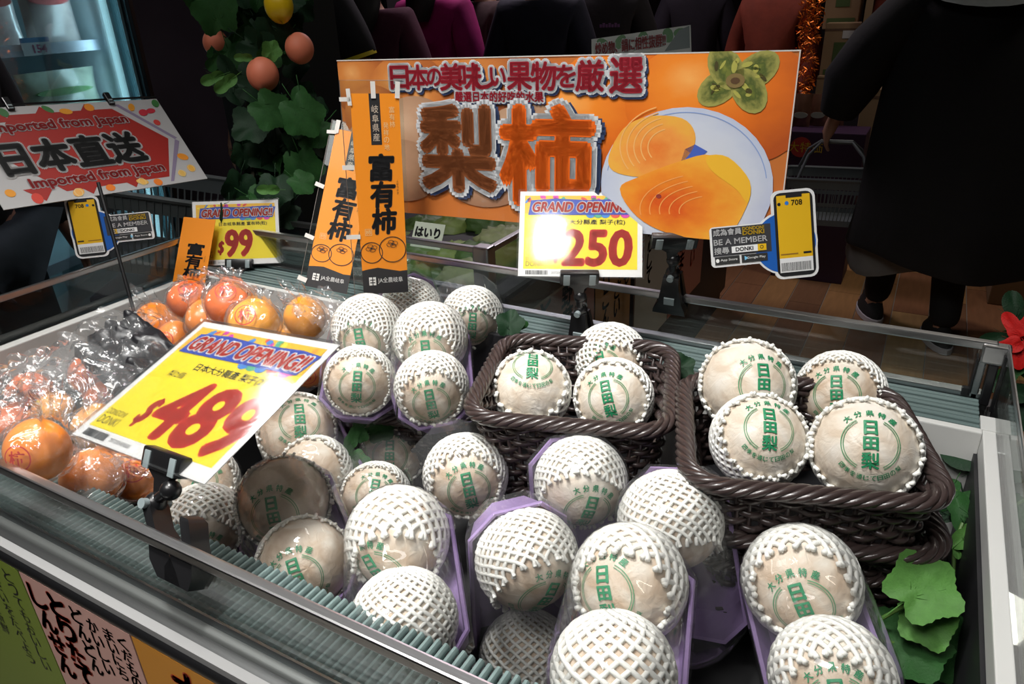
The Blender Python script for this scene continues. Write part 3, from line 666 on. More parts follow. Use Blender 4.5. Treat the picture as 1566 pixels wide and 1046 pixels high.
for j, (px, py, wd, sd, tone, where) in enumerate(PS):
    d = SP[j][2]; c = P(px, py, d); k = wd * d / FPX / .074
    z, vx, vy = basis_dir(*(sd or (rnd.uniform(-.5, .5), rnd.uniform(-.1, .6))), c); x, y = orient(z, vy); M = frame(c, x * k, y * k, z * k)
    t = thing('persimmon', 'orange persimmon, ' + where, 'persimmon', M, 'bagged persimmons'); link('fruit', PM[tone], t); link('calyx', CAL, t)
    zb = (V(rnd.uniform(-.6, .6), rnd.uniform(-.3, .9), .6)).normalized(); xb, yb = orient(zb, V(rnd.uniform(-1, 1), rnd.uniform(-1, 1), 0).normalized())
    b = thing('plastic_bag', 'clear bag of the persimmon ' + where, 'plastic bag', frame(c, xb * k, yb * k, zb * k), 'clear persimmon bags')
    link('film', BAGS[j % 4], b)
    if sd: link('seal_print', SEAL, b, b.matrix_world.inverted() @ frame(c, x * k * 1.09, y * k * 1.09, z * k * 1.09))
# loose crumpled film sheets lying on the left
def crumple(px, py, d, size, label, seed, m=M_bag, nrm=V(.1, -.4, .9)):
    c = P(px, py, d); z = nrm.normalized(); x, y = orient(z, V(.2, 1, 0)); n = 26; vs = []
    for j in range(n):
        for i in range(n):
            u, v = i / (n - 1) - .5, j / (n - 1) - .5
            h = .26 * abs(noise.noise(V(u * 4 + seed, v * 4, seed))) + .08 * noise.noise(V(u * 9, v * 9 + seed, 0)) + .025 * noise.noise(V(u * 22, v * 22, seed)) - .35 * (u * u + v * v)
            s_ = 1 + .12 * noise.noise(V(u * 4, v * 4, seed + 9)); vs.append(V(u * size[0] * s_, v * size[1] * s_, h * (size[0] + size[1]) / 2))
    mb = MB(); mb.add(vs, [(j * n + i, j * n + i + 1, (j + 1) * n + i + 1, (j + 1) * n + i) for j in range(n - 1) for i in range(n - 1)])
    o = mb.build('plastic_bag', m, None, True, frame(c, x, y, z), auto=False); return tag(o, label, 'plastic bag', 'loose crumpled film')
crumple(150, 540, 1.18, (.20, .16), 'crumpled empty clear bag by the white left wall of the case', 2)
crumple(90, 600, 1.02, (.24, .16), 'crumpled clear film over the far left persimmons', 8)
crumple(120, 690, .90, (.16, .10), 'clear film fold over the front persimmons near the vent', 11)
crumple(20, 590, 1.06, (.14, .14), 'wrinkled film at the left edge against the white case wall', 14)
crumple(185, 530, 1.2, (.17, .12), 'crumpled glossy black plastic behind the left persimmons', 3, mat('black_crumpled_plastic', (.010, .010, .013), .38, coat=.08))
crumple(500, 470, 1.18, (.12, .07), 'clear bag neck standing behind the back right persimmon', 21)
# dark riser that carries the fruit
M_ris = mat('black_display_riser', (.010, .010, .011), .55)
tg = MB(); tg.box((X0 + .04, .385, .661), (.125, .975, .70), bev=.004); tag(tg.build('display_riser', M_ris), 'flat black riser board lying on the case floor under baskets and packs', 'riser')
tg = MB(); tg.box((X0 + .05, .39, .702), (-.90, .97, .775), bev=.006); tag(tg.build('display_riser', M_ris), 'black riser block under the pile of bagged persimmons', 'riser')

# ------------------------------------------------------------------ clip holders
def clip(base, head, bar, label, base_dir=V(1, 0, 0), hw=.058, sc=1.0, spread=False, group='black swivel clips that hold the cards', low=True):
    sc *= 1.35; hw *= .76
    """clamp at the base, swivel joint, arm and the two-jaw card clip; bar = direction of the card clip's jaws"""
    base, head = Vector(base), Vector(head); bar = bar.normalized(); up = (head - base).normalized()
    t = thing('clip_holder', label, 'clip', Matrix.Translation(base), group); B = lambda m, n, mt=M_black, sm=True: m.build(n, mt, t, sm, Matrix.Translation(-base))
    bd = base_dir.normalized(); sd = bd.cross(up).normalized(); F = frame(base, bd, sd, up)
    H = (head - base).length; ch = min(.05 * sc, H * .5)
    for s_ in (-1, 1): # two jaws, wide at the foot
        m = MB(); w0, w1 = .017 * sc, .010 * sc
        rings = []
        if spread:
            for z, xo, wx, wy in ((-.014, .004, .012, .011), (0, .008, .014, .011), (.016, .013, .010, .009), (ch * .6, .019, .005, .008), (ch, .021, .005, .0085), (ch + .004, .020, .004, .007)): rings.append([F @ V((s_ * xo + a * wx) * sc, b_ * wy * sc, z) for a, b_ in ((-1, -1), (1, -1), (1, 1), (-1, 1))])
        for z, wx, y0, y1 in () if spread else ((-.006, w0 * 1.15, .001, .012), (.004, w0 * 1.1, .002, .013), (.018, w0 * .8, .003, .0105), (ch * .75, w1, .004, .010), (ch, w1 * .9, .002, .0075)):
            rings.append([F @ V(a * wx, s_ * b_ * sc, z) for a, b_ in ((-1, y0), (1, y0), (1, y1), (-1, y1))])
        m.rings(rings); B(m, 'clamp_jaw')
    m = MB(); m.box((-.006 * sc, -.0125 * sc, .016), (.006 * sc, -.0105 * sc, .030), M=F); m.box((-.006 * sc, .0105 * sc, .016), (.006 * sc, .0125 * sc, .030), M=F); B(m, 'spring', M_grey)
    m = MB(); p1 = base + up * (ch + .002) - (bd * .021 * sc if spread else V(0, 0, 0)); p2 = base + up * (H * .72); m.ball(p1, .0085 * sc, nu=14, nv=8); B(m, 'ball_joint')
    m = MB(); m.tube([p1, p1.lerp(p2, .5) + sd * .003, p2], [.0052 * sc, .0042 * sc, .0056 * sc], 10); m.ball(p2, .0078 * sc, nu=14, nv=8); B(m, 'swivel_arm')
    m = MB(); m.tube([p1 - sd * .012 * sc, p1 + sd * .012 * sc], .0038 * sc, 12); B(m, 'screw', M_grey)
    nb = bar.cross(up).normalized(); ub = nb.cross(bar).normalized(); 
    if ub.dot(up) < 0: ub = -ub
    F2 = frame(head, bar, nb, ub)
    m = MB(); m.rings([[F2 @ V(-w_, -.004, z), F2 @ V(w_, -.004, z), F2 @ V(w_, .004, z), F2 @ V(-w_, .004, z)] for z, w_ in ((-.028 * sc, .004), (-.014 * sc, .009), (-.006 * sc, .020 * sc))]); B(m, 'clip_neck')
    m = MB(); m.box((-hw / 2 * sc, -.005 * sc, -.008 * sc), (hw / 2 * sc, .005 * sc, .008 * sc), bev=.003, M=F2); B(m, 'card_clip')
    for s_ in (-1, 1):
        m = MB(); x = s_ * hw * .33 * sc
        for s2 in (-1, 1): m.box((x - .0038 * sc, s2 * .0052 * sc - .001, -.008 * sc), (x + .0038 * sc, s2 * .0052 * sc + .001, .0055 * sc), bev=.0008, M=F2)
        B(m, 'grip_pad', M_grey)
    return t
YEL, RED, WHI, BLK, BLU = (.90, .74, .01), (.72, .03, .01), (.84, .84, .82), (.015, .015, .015), (.02, .06, .42)
def price_card(quad, depth, label, line, sub, price, pw, seed=1, hidden=None, rev=False):
    p = Panel('price_card', label, 'price card', quad, depth, W=100, group='laminated grand opening price cards', board=(.84, .84, .83), coat=1.0)
    H = p.H; a = 4; q = random.Random(seed); p.rect('yellow_panel', a, H * .085, 100 - a, H * .95, YEL, 1)
    hy0, hy1 = H * .735, H * .95; p.rect('confetti_band', a, hy0, 100 - a, hy1, (.85, .50, .02), 2)
    cols = [(.75, .08, .04), (.05, .25, .65), (.65, .04, .40), (.9, .75, .05), (.85, .35, .03), (.10, .45, .25)]
    for i in range(34): p.ell('confetti_band', q.uniform(a + 2, 98 - a), q.uniform(hy0 + .8, hy1 - .8), q.uniform(1, 3.6), q.uniform(.8, 2.4), q.choice(cols), 3, q.uniform(0, 3), 9, clip=(a, hy0 - H * .03, 100 - a, hy1))
    for x, c in ((58, cols[1]), (64, cols[5]), (86, cols[2]), (78, cols[0]), (70, cols[1])): p.ell('confetti_band', x, hy0 - 1, 3.6, 2.6, c, 3, 0, 14)
    y0 = hy0 + H * .02; hh = H * .115; sl = .18
    p.poly('banner_plate', [(7, y0 - 2.6), (93, y0 - 2.2), (97, y0 + hh + 1.5), (84, y0 + hh + 3), (56, y0 + hh + 1.8), (30, y0 + hh + 3.2), (9, y0 + hh + 1.6)], BLU, 4)
    p.txt('lettering', 'GRAND OPENING!!', 10, y0, hh, WHI, 5, .09, 82, slant=sl); p.txt('lettering', 'GRAND OPENING!!', 10, y0, hh, RED, 6, .03, 82, slant=sl)
    p.txt('lettering', line, 30, H * .60, H * .068, BLK, 2, .015, 56)
    if sub: p.txt('lettering', sub, 17, H * .53, H * .05, BLK, 2, .01, 12)
    p.txt('price', '$', 27, H * .16, H * .21, RED, 2, .03, 6, slant=.15)
    if price: p.txt('price', price, 36, H * .135, H * .40, RED, 2, .038, pw, slant=.06)
    p.txt('lettering', 'DONDON!', 6, H * .185, H * .04, (.18, .14, .02), 2, .0, 15); p.txt('lettering', 'DONKI', 6, H * .115, H * .058, (.18, .14, .02), 2, .01, 15)
    x = 6
    while x < 24: w_ = q.uniform(.25, .8); p.rect('barcode', x, H * .02, x + w_, H * .068, BLK, 2); x += w_ + q.uniform(.25, .6)
    p.txt('lettering', '207200489000', 27, H * .03, H * .025, (.3, .3, .3), 2, 0, 16)
    m = MB(); m.box((-.003, -.003, .0016), (p.Wm + .003, p.Hm + .003, .0019)); m.build('laminate', mat_lam, p.root)
    return p
mat_lam = film('laminate_gloss', .02, 1, .07, .01, bump=.02, bscale=14, edge=.6, dist=.01)
c1 = price_card([(278, 493), (475, 528), (362, 745), (147, 665)], .80, 'large tilted yellow price card reading 489 in the left foreground', '日本大分縣產 梨子(2粒)', '梨2個', '489', 60, 3); c1.done()
def onplane(cd_, px, py):
    o_, n_ = cd_.M.translation, cd_.M.col[2].to_3d(); r_ = P(px, py, 1) - CAM; return CAM + r_ * ((o_ - CAM).dot(n_) / r_.dot(n_))
_o, _n3 = c1.M.translation, c1.M.col[2].to_3d(); _r = P(254, 706, 1) - CAM; hd = CAM + _r * ((_o - CAM).dot(_n3) / _r.dot(_n3))
clip(P(280, 868, (PY(280, 868, .302) - CAM).dot(FWD)), hd, c1.M.col[0].to_3d(), 'black swivel clip on the front rail holding the 489 card', V(1, 0, 0), .066, 1.0, spread=True)
c2 = price_card([(797, 293), (984, 293), (981, 424), (791, 422)], 1.12, 'yellow price card reading 250 standing above the middle basket', '日本大分縣產 梨子(粒)', None, '250', 54, 5); c2.done()
clip(PY(890, 524, .985), onplane(c2, 886, 424), (RIGHT), 'black swivel clip behind the middle basket holding the 250 card', V(1, 0, 0), .060, .98)
c3 = price_card([(294, 309), (425, 305), (429, 402), (298, 407)], 1.62, 'small yellow price card above the back left persimmons', '日本岐阜縣產 富有柿(粒)', None, '99', 30, 8); c3.done()
clip(onplane(c3, 373, 442), onplane(c3, 366, 403), RIGHT, 'black swivel clip holding the left yellow card above the persimmons', V(1, 0, 0), .062, .98)
# ------------------------------------------------------------------ the big fruit poster
def radial(name, cs, hl=(-.3, .35), tex=.0):
    """printed photograph of a fruit: colour blends from middle to rim of the printed disc"""
    m = bpy.data.materials.new(name); m.use_nodes = True; nt = m.node_tree; b = nt.nodes['Principled BSDF']; N = nt.nodes.new; L = nt.links.new
    uv = N('ShaderNodeUVMap'); mp = N('ShaderNodeMapping'); mp.inputs['Location'].default_value = (-hl[0], -hl[1], 0); L(uv.outputs[0], mp.inputs[0])
    ln = N('ShaderNodeVectorMath'); ln.operation = 'LENGTH'; L(mp.outputs[0], ln.inputs[0])
    nz = N('ShaderNodeTexNoise'); nz.inputs['Scale'].default_value = 3; nz.inputs['Detail'].default_value = 4; L(uv.outputs[0], nz.inputs['Vector'])
    ad = N('ShaderNodeMath'); ad.operation = 'MULTIPLY_ADD'; ad.inputs[1].default_value = .35 + tex; L(nz.outputs['Fac'], ad.inputs[0]); L(ln.outputs['Value'], ad.inputs[2])
    cr = N('ShaderNodeValToRGB'); el = cr.color_ramp.elements; n = len(cs)
    el[0].position = .1; el[0].color = (*cs[0], 1); el[1].position = 1.45; el[1].color = (*cs[-1], 1); el[1].position = 1
    for i, c in enumerate(cs[1:-1]): e = el.new((i + 1) / (n - 1)); e.color = (*c, 1)
    dv = N('ShaderNodeMath'); dv.operation = 'DIVIDE'; dv.inputs[1].default_value = 1.5; L(ad.outputs[0], dv.inputs[0]); L(dv.outputs[0], cr.inputs[0]); L(cr.outputs[0], b.inputs['Base Color'])
    b.inputs['Roughness'].default_value = .45; b.inputs['Coat Weight'].default_value = .5; return m
F_or = radial('printed_persimmon', [(.95, .42, .10), (.88, .25, .02), (.75, .16, .01), (.45, .08, .01)])
F_or2 = radial('printed_persimmon_dim', [(.75, .36, .12), (.62, .22, .05), (.45, .13, .03), (.28, .07, .02)])
F_pear = radial('printed_pear', [(.62, .42, .28), (.52, .32, .20), (.42, .24, .14), (.32, .16, .09)])
F_slice = radial('printed_slice', [(.90, .36, .10), (.80, .20, .03), (.86, .32, .06), (.85, .42, .06)], (.1, -.1), .5)
F_slice2 = radial('printed_slice_red', [(.80, .16, .02), (.72, .10, .01), (.85, .25, .02), (.90, .42, .04)], (-.2, -.2), .4)
F_plate = radial('printed_plate', [(.66, .68, .74), (.64, .66, .72), (.60, .64, .74), (.42, .48, .68)], (0, 0), .1)
F_cal = radial('printed_calyx', [(.14, .13, .02), (.22, .24, .04), (.07, .10, .02), (.34, .32, .08)], (0, 0), .8)
CO = _q = None
p = Panel('fruit_poster', 'wide orange fruit poster with two huge brushed characters, held behind the case rail', 'poster', [(514, 92), (1223, 76), (1192, 375), (538, 318)], 1.36, W=710, board=(.55, .16, .03), thick=.003)
H = p.H; CL = (0, 0, 710, H); CX_ = lambda x: x - 514; SY = H / 290.
def Y_(y, x=700): return H - (y - 84) * SY * (1 if True else 1)
pe = lambda nm, cx, cy, rx, ry, m, lay, rot=0: p.ell(nm, CX_(cx), Y_(cy), rx, ry * SY, m, lay, rot, 36, clip=CL)
for a in ((560, 130, 62, 60, F_or2, 1), (650, 150, 80, 75, F_or2, 2), (580, 190, 60, 60, F_or2, 3), (780, 130, 90, 60, F_or2, 2), (960, 190, 120, 80, F_or, 3), (1000, 130, 90, 60, F_or, 2), (690, 170, 60, 50, F_or2, 3), (1130, 160, 125, 100, F_or, 4)): pe('printed_fruit', *a)
for a in ((590, 260, 75, 78, F_pear, 5), (660, 230, 78, 80, F_pear, 6), (630, 290, 70, 60, F_pear, 7), (860, 240, 90, 78, F_pear, 6), (780, 290, 80, 60, F_pear, 6)): pe('printed_fruit', *a)
q = random.Random(12)
for k in range(4):
    a = radians(k * 90 + 35); cxk, cyk = CX_(1152) + 27 * cos(a), Y_(124) + 17 * sin(a)
    p.ell('printed_fruit', cxk, cyk, 30, 20, F_cal, 7 + k % 2, a, 18, clip=CL)
    for j in range(5): p.ell('printed_fruit', cxk + q.uniform(-14, 14), cyk + q.uniform(-9, 9), q.uniform(3, 8), q.uniform(1.5, 4), q.choice([(.04, .07, .01), (.42, .40, .08), (.16, .18, .03), (.06, .05, .01)]), 9, q.uniform(0, 3), 9, clip=CL)
p.ell('printed_fruit', CX_(1150), Y_(126), 12, 9, (.22, .15, .05), 11, 0, 12); p.ell('printed_fruit', CX_(1150), Y_(126), 6, 4, (.10, .05, .02), 12, 0, 10)
pe('printed_plate', 1092, 290, 118, 125, F_plate, 8)
p.ring('printed_plate', CX_(1092), Y_(290), 110, 117 * SY, 1.2, (.25, .36, .66), 9, 10, 170)
p.poly('printed_fruit', [(CX_(x), Y_(y)) for x, y in ((1085, 262), (1092, 230), (1105, 222), (1122, 232), (1112, 245))], (.06, .12, .50), 10)
def blob(part, pts, m, lay): 
    cx = sum(a for a, b in pts) / len(pts); cy = sum(b for a, b in pts) / len(pts); n = len(pts); o = []; 
    for i in range(n):
        p0, p1, p2, p3 = [pts[(i + k) % n] for k in (-1, 0, 1, 2)]
        for t in (0, .25, .5, .75): o.append(tuple(.5 * (2 * p1[j] + (p2[j] - p0[j]) * t + (2 * p0[j] - 5 * p1[j] + 4 * p2[j] - p3[j]) * t * t + (3 * p1[j] - p0[j] - 3 * p2[j] + p3[j]) * t ** 3) for j in (0, 1)))
    P_ = [(CX_(min(max(x, 514), 1224)), max(0, Y_(y))) for x, y in o]; c_ = (CX_(cx), Y_(cy)); mb, k = p.put(part, [c_] + P_, [(0, i + 1, (i + 1) % len(P_) + 1) for i in range(len(P_))], m, lay)
    rx = max(abs(x - c_[0]) for x, y in P_); ry = max(abs(y - c_[1]) for x, y in P_); mb.uv[-k:] = [(0, 0)] + [((x - c_[0]) / rx, (y - c_[1]) / ry) for x, y in P_]
blob('printed_fruit', [(985, 245), (1005, 200), (1040, 180), (1085, 182), (1104, 205), (1100, 235), (1070, 270), (1030, 278), (992, 270)], F_slice, 10)
blob('printed_fruit', [(1003, 300), (1030, 278), (1085, 250), (1130, 238), (1178, 275), (1178, 320), (1150, 372), (1080, 370), (1030, 345)], F_slice2, 11)
blob('printed_fruit', [(1122, 240), (1150, 240), (1180, 275), (1180, 310), (1165, 290), (1130, 262)], (.88, .48, .03), 12)
for k in range(5): p.ring('slice_grain', CX_(1075), Y_(228), 34 + k * 10, (30 + k * 9) * SY, 1.6, (.86, .45, .14), 11, 110, 215, 18)
for k in range(5): p.ring('slice_grain', CX_(1150), Y_(330), 60 + k * 14, (30 + k * 9) * SY, 1.6, (.88, .34, .08), 12, 120, 190, 18)
p.ell('slice_grain', CX_(1060), Y_(308), 4, 3, (.30, .04, .03), 13, 0, 10)
SH, GR, CR = (.03, .05, .12), (.62, .64, .66), (.45, .02, .04)
st = '日本の美味しい果物を厳選'; xs = [632, 675, 712, 752, 788, 812, 838, 862, 895, 928, 960, 1008]; hs = [30, 32, 22, 34, 34, 30, 22, 34, 34, 26, 36, 40]
xs = [636, 672, 702, 732, 764, 790, 813, 846, 884, 920, 954, 1004]; xs = [617 + 20, 672, 701, 731, 764, 789, 811, 846, 884, 918, 954, 1006]
for ch, x, h in zip(st, xs, hs):
    hh = h * 1.32 * SY; yy = Y_(117) - hh / 2; ww = h * 1.12
    p.txt('headline', ch, CX_(x) + 3, yy - 3, hh, SH, 13, .13, ww, 'c'); p.txt('headline', ch, CX_(x), yy, hh, GR, 14, .13, ww, 'c'); p.txt('headline', ch, CX_(x), yy, hh, CR, 16, .03, ww, 'c')
s2 = '嚴選日本的好吃的水果'
for cfg in ((SH, 14, .2, 1.5), (GR, 15, .2, 0), (CR, 17, .03, 0)):
    p.txt('headline', s2, CX_(737) + cfg[3], Y_(159) - cfg[3], 17 * SY, cfg[0], cfg[1], cfg[2], 147)
BR_, OR_ = (.24, .07, .02), (.80, .13, .005)
for ch, x, yb, h, w_, c in (('梨', 738, 318, 148, 128, BR_), ('柿', 888, 334, 165, 142, OR_)):
    p.txt('brush_character', ch, CX_(x) + 6, max(2, Y_(yb) - 3), h * SY, SH, 18, .10, w_, 'c', fn=lambda x, y: (min(max(x, 0), 710), max(0, y)))
    p.txt('brush_character', ch, CX_(x), Y_(yb), h * SY, GR, 19, .10, w_, 'c', fn=lambda x, y: (min(max(x, 0), 710), max(0, y)))
    p.txt('brush_character', ch, CX_(x), Y_(yb), h * SY, c, 21, .045, w_, 'c')
p.rect('border', 0, H - 1.6, 710, H, (.6, .58, .55), 5); p.rect('border', 708.5, 0, 710, H, (.6, .58, .55), 13)
p.done(); PM_ = p.M
clip(PY(1027, 466, 1.096), onplane(p, 1031, 368), RIGHT, 'black swivel clip on the far rail holding the big fruit poster', V(1, 0, 0), .066, 1.05)
# ------------------------------------------------------------------ membership signs (the mascot is left out)
def member(name, quad, depth, label, flip=False):
    p = Panel(name, label, 'sign', quad, depth, W=160, bmat=False, group=None); H = p.H
    X = (lambda x: 160 - x) if flip else (lambda x: x)
    def shp(g, th, m, nme, zz=0):
        # outline: label block + disc + phone, as one cut board
        pass
    u = H / 140.
    m = MB()
    def cyl(pts, z0, z1, mi): n = len(pts); m.rings([[V(x * p.k, y * p.k, z0) for x, y in pts], [V(x * p.k, y * p.k, z1) for x, y in pts]], mi)
    disc = lambda r: [(X(112) + r * cos(2 * pi * i / 40) * (1 if not flip else -1), 58 * u + r * sin(2 * pi * i / 40) * u) for i in range(40)]
    def blk(x0, y0, x1, y1, r): 
        q_ = []
        for cx, cy, a0 in ((x1 - r, y1 - r, 0), (x0 + r, y1 - r, 90), (x0 + r, y0 + r, 180), (x1 - r, y0 + r, 270)):
            for i in range(5): a = radians(a0 + 22.5 * i); q_.append((cx + r * cos(a), (cy + r * sin(a)) * u))
        return [(X(a), b) for a, b in (q_ if not flip else q_[::-1])]
    cyl(disc(49), -.0015, 0, 0); cyl(blk(0, 30, 90, 92, 6), -.0015, .0001, 0); cyl(blk(94, 2, 160, 138, 12), -.0015, .0002, 0)
    cyl(disc(46), 0, .0004, 1); cyl(blk(98, 6, 156, 134, 10), 0, .0006, 2)
    m.build('cut_board', [mat('sign_white', (.72, .72, .72), .5, coat=.4), mat('sign_blue', (.01, .10, .42), .5, coat=.4), mat('sign_black', (.012, .012, .014), .5, coat=.4)], p.root)
    def R(part, x0, y0, x1, y1, c, l): a, b = sorted((X(x0), X(x1))); p.rect(part, a, y0 * u, b, y1 * u, c, l)
    R('phone_screen', 102, 34, 152, 130, (.72, .42, .01), 4); R('phone_screen', 102, 12, 152, 34, (.75, .75, .75), 4); R('phone_screen', 116, 126, 140, 131, (.012, .012, .014), 5)
    x = 104; q = random.Random(4)
    while x < 149: w_ = q.uniform(.5, 1.5); R('barcode', x, 14, x + w_, 27, (.1, .1, .1), 5); x += w_ + q.uniform(.5, 1.1)
    p.txt('lettering', '708', X(132), 114 * u, 8 * u, BLK, 5, .02, 16, 'c'); p.ell('lettering', X(117), 118 * u, 3, 3 * u, (.02, .18, .6), 5); p.ell('lettering', X(105.5), 117 * u, 2.5, 2.5 * u, BLK, 5)
    R('lettering', 104, 39, 130, 41, (.3, .15, .02), 5); R('lettering', 138, 39, 150, 42, BLK, 5)
    g = 88 if not flip else 88
    tx = lambda s_, x0, y, h, c, w_, b_=.04, l=5: (p.txt('lettering', s_, (x0 if not flip else 160 - x0 - w_), y * u, h * u, c, l, b_, w_))
    ox = 5 if not flip else 0
    k_ = (.06, .06, .06)
    R('text_block', 3, 47, 91, 90, (.04, .04, .045), 2)
    if not flip:
        for c, b_, l in (((.8, .8, .8), .02, 5),):
            tx('成為會員', 5, 78, 10, c, 42, b_, l); tx('BE A MEMBER', 5, 64, 8.5, c, 80, b_, l); tx('搜尋', 5, 50, 10, c, 22, b_, l)
        tx('DONDON!', 49, 83, 5, (.75, .5, .02), 32, .03); tx('DONKI', 49, 76, 6, (.75, .5, .02), 32, .04)
    else:
        for c, b_, l in (((.8, .8, .8), .02, 5),):
            p.txt('lettering', '成為會員', 76, 78 * u, 10 * u, c, l, b_, 38); p.txt('lettering', 'BE A MEMBER', 76, 64 * u, 8.5 * u, c, l, b_, 76); p.txt('lettering', '搜尋', 76, 50 * u, 10 * u, c, l, b_, 22)
        p.txt('lettering', 'DONDON!', 118, 83 * u, 5 * u, (.75, .5, .02), 5, .03, 32); p.txt('lettering', 'DONKI', 118, 76 * u, 6 * u, (.75, .5, .02), 5, .04, 32)
    R('search_box', 30, 49, 84, 61, (.06, .06, .06), 4); R('search_box', 31, 50, 70, 60, (.82, .82, .82), 5); R('search_box', 70, 50, 83, 60, (.75, .45, .01), 5)
    p.txt('lettering', 'DONKI', X(50), 52 * u, 6 * u, BLK, 6, .03, 26, 'c'); p.ring('lettering', X(76), 55.5 * u, 2.2, 2.2 * u, .9, BLK, 6)
    R('store_badge', 5, 34, 42, 46, (.03, .03, .03), 4); R('store_badge', 45, 34, 84, 46, (.03, .03, .03), 4)
    p.txt('lettering', 'App Store', X(26), 38 * u, 4.5 * u, WHI, 5, .01, 25, 'c'); p.txt('lettering', 'Google Play', X(67), 38 * u, 4.5 * u, WHI, 5, .01, 28, 'c')
    p.ell('lettering', X(9), 40 * u, 2.6, 3 * u, WHI, 5); p.poly('lettering', [(X(48) + 1.5, 37 * u), (X(48) + 1.5, 44 * u), (X(48) + 7, 40.5 * u)][::1], (.2, .55, .8), 5)
    p.done(); return p
member('membership_sign', [(1086, 300), (1250, 284), (1248, 424), (1086, 440)], 1.0, 'blue and yellow die-cut membership sign with a phone, right of the big poster')
member('membership_sign', [(106, 302), (232, 290), (232, 385), (108, 398)], 1.45, 'dim die-cut membership sign hanging below the red imported sign', True)

# ------------------------------------------------------------------ orange persimmon banners on a clear stand
OG = (.86, .27, .012)
def banner(quad, depth, label, full=True, tapes=(), name='persimmon_banner', backing=None, M=None, size=None):
    p = Panel(name, label, 'banner', quad, depth, W=72, group='orange persimmon banners', board=OG, thick=.0008, coat=.15, M=M, size=size); H = p.H; s = H / 300.
    bk = (.02, .02, .022)
    pts = [(0, 0), (72, 0), (72, 36 * s), (60, 35 * s), (45, 38 * s), (25, 42 * s), (10, 40 * s), (0, 38 * s)]; p.poly('black_foot', pts, bk, 1)
    p.rect('logo', 10, 14 * s, 21, 27 * s, (.75, .75, .72), 2); p.rect('logo', 15, 14 * s, 16.4, 27 * s, bk, 3); p.rect('logo', 11.5, 22 * s, 19.5, 23.4 * s, bk, 3); p.rect('logo', 11.5, 17.5 * s, 19.5, 19 * s, bk, 3)
    p.txt('lettering', 'JA全農岐阜', 24, 16 * s, 10 * s, (.7, .7, .68), 2, .0, 40)
    for cx, cy, r in ((17, 66 * s, 17), (50, 70 * s, 21)):
        cy_ = cy; p.ring('persimmon_drawing', cx, cy_, r, r * s * .95, 1.3, bk, 2 + (cx > 30))
        for k in range(4):
            a = radians(90 * k + 20); p.ring('persimmon_drawing', cx + 4.6 * cos(a), cy_ + (r * .42 + 3 * sin(a)) * s, 4.4, 3 * s, .8, bk, 4, n=16)
        p.ell('persimmon_drawing', cx, cy_ + r * .42 * s, 1.5, 1.5 * s, bk, 5, n=10)
    p.ring('red_seal', 14, 98 * s, 7, 7 * s, .8, (.75, .55, .25), 2, 45, 405, 4); p.txt('red_seal', '柿', 14, 94 * s, 8 * s, (.75, .55, .25), 2, 0, 8, 'c')
    p.vtxt('brush_lettering', '富有柿', 38, 214 * s, 38 * s, bk, 2, .04, 36, 1.06, .08)
    if full:
        p.rect('prefecture_plate', 27, 228 * s, 43, 300 * s, bk, 1); p.vtxt('prefecture_plate', '岐阜県産', 35, 284 * s, 11 * s, (.6, .5, .4), 2, 0, 10, 1.2)
        p.vtxt('small_lettering', '富有柿', 60, 282 * s, 9 * s, (.8, .55, .25), 2, 0, 8, 1.15); p.vtxt('small_lettering', '発祥の地', 50, 260 * s, 9 * s, (.8, .55, .25), 2, 0, 8, 1.15)
    p.vtxt('small_lettering', 'ふゆうがき', 63, 176 * s, 3.4 * s, bk, 2, 0, 3, 1.3)
    p.done(); return p
b1 = banner([(531, 143), (606, 143), (628, 446), (560, 450)], 1.235, 'front orange persimmon banner standing upright in front of the fruit poster')
def px_frame(bl, br, tl, d):
    o = P(*bl, d); ex = (P(*br, d) - o).normalized(); ey = P(*tl, d) - o; ey = (ey - ex * ey.dot(ex)); h_ = ey.length; ey.normalize(); return frame(o, ex, ey, ex.cross(ey)), ((P(*br, d) - o).length, h_)
_m, _s = px_frame((466, 437), (531, 443), (500, 194), 1.30)
b2 = banner(None, None, 'second orange persimmon banner leaning left behind the front one', M=_m @ Matrix.Rotation(radians(-6), 4, 'Z'), size=_s)
_ex = (RIGHT * .97 + UP * -.12 - FWD * .2).normalized(); _ey = (UP * .85 + RIGHT * .42); _ey = (_ey - _ex * _ey.dot(_ex)).normalized()
b3 = banner(None, None, 'small drooping orange persimmon banner behind the back left persimmons', False, M=frame(P(258, 466, 1.60), _ex, _ey, _ex.cross(_ey)), size=(.080, .20))
M_tape = mat('white_paper_tape', (.70, .68, .64), .6)
def stand(bp, x0, y0, x1, y1, label, tapes):
    k = bp.k; s = bp.H / 300.; t = thing('banner_stand', label, 'stand', bp.M)
    m = MB(); m.box((x0 * k, y0 * s * k, -.004), (x1 * k, y1 * s * k, -.003)); m.build('clear_plate', M_glass, t)
    m = MB(); m.tube([(x0 * k, y0 * s * k, -.002), (x0 * k, y1 * s * k, -.002), (x1 * k, y1 * s * k, -.002)], .0006, 5); m.build('wire', mat('thin_wire', (.25, .22, .2), .4, .6), t)
    for (a, b, c, d, r) in tapes:
        m = MB(); m.box((-c / 2 * k, -d / 2 * k, 0), (c / 2 * k, d / 2 * k, .0006)); m.build('tape', M_tape, t, M=Matrix.Translation((a * k, b * s * k, .0012)) @ Matrix.Rotation(radians(r), 4, 'Z'))
stand(b1, -14, -12, 78, 318, 'clear plate and wire taped to the front banner', [(-2, 295, 6, 24, 4), (34, 305, 7, 24, 0), (70, 305, 7, 24, -4), (-8, 292, 16, 6, 0), (-10, 196, 18, 7, 0), (-10, 92, 22, 7, 0), (-4, -4, 22, 6, 5)])
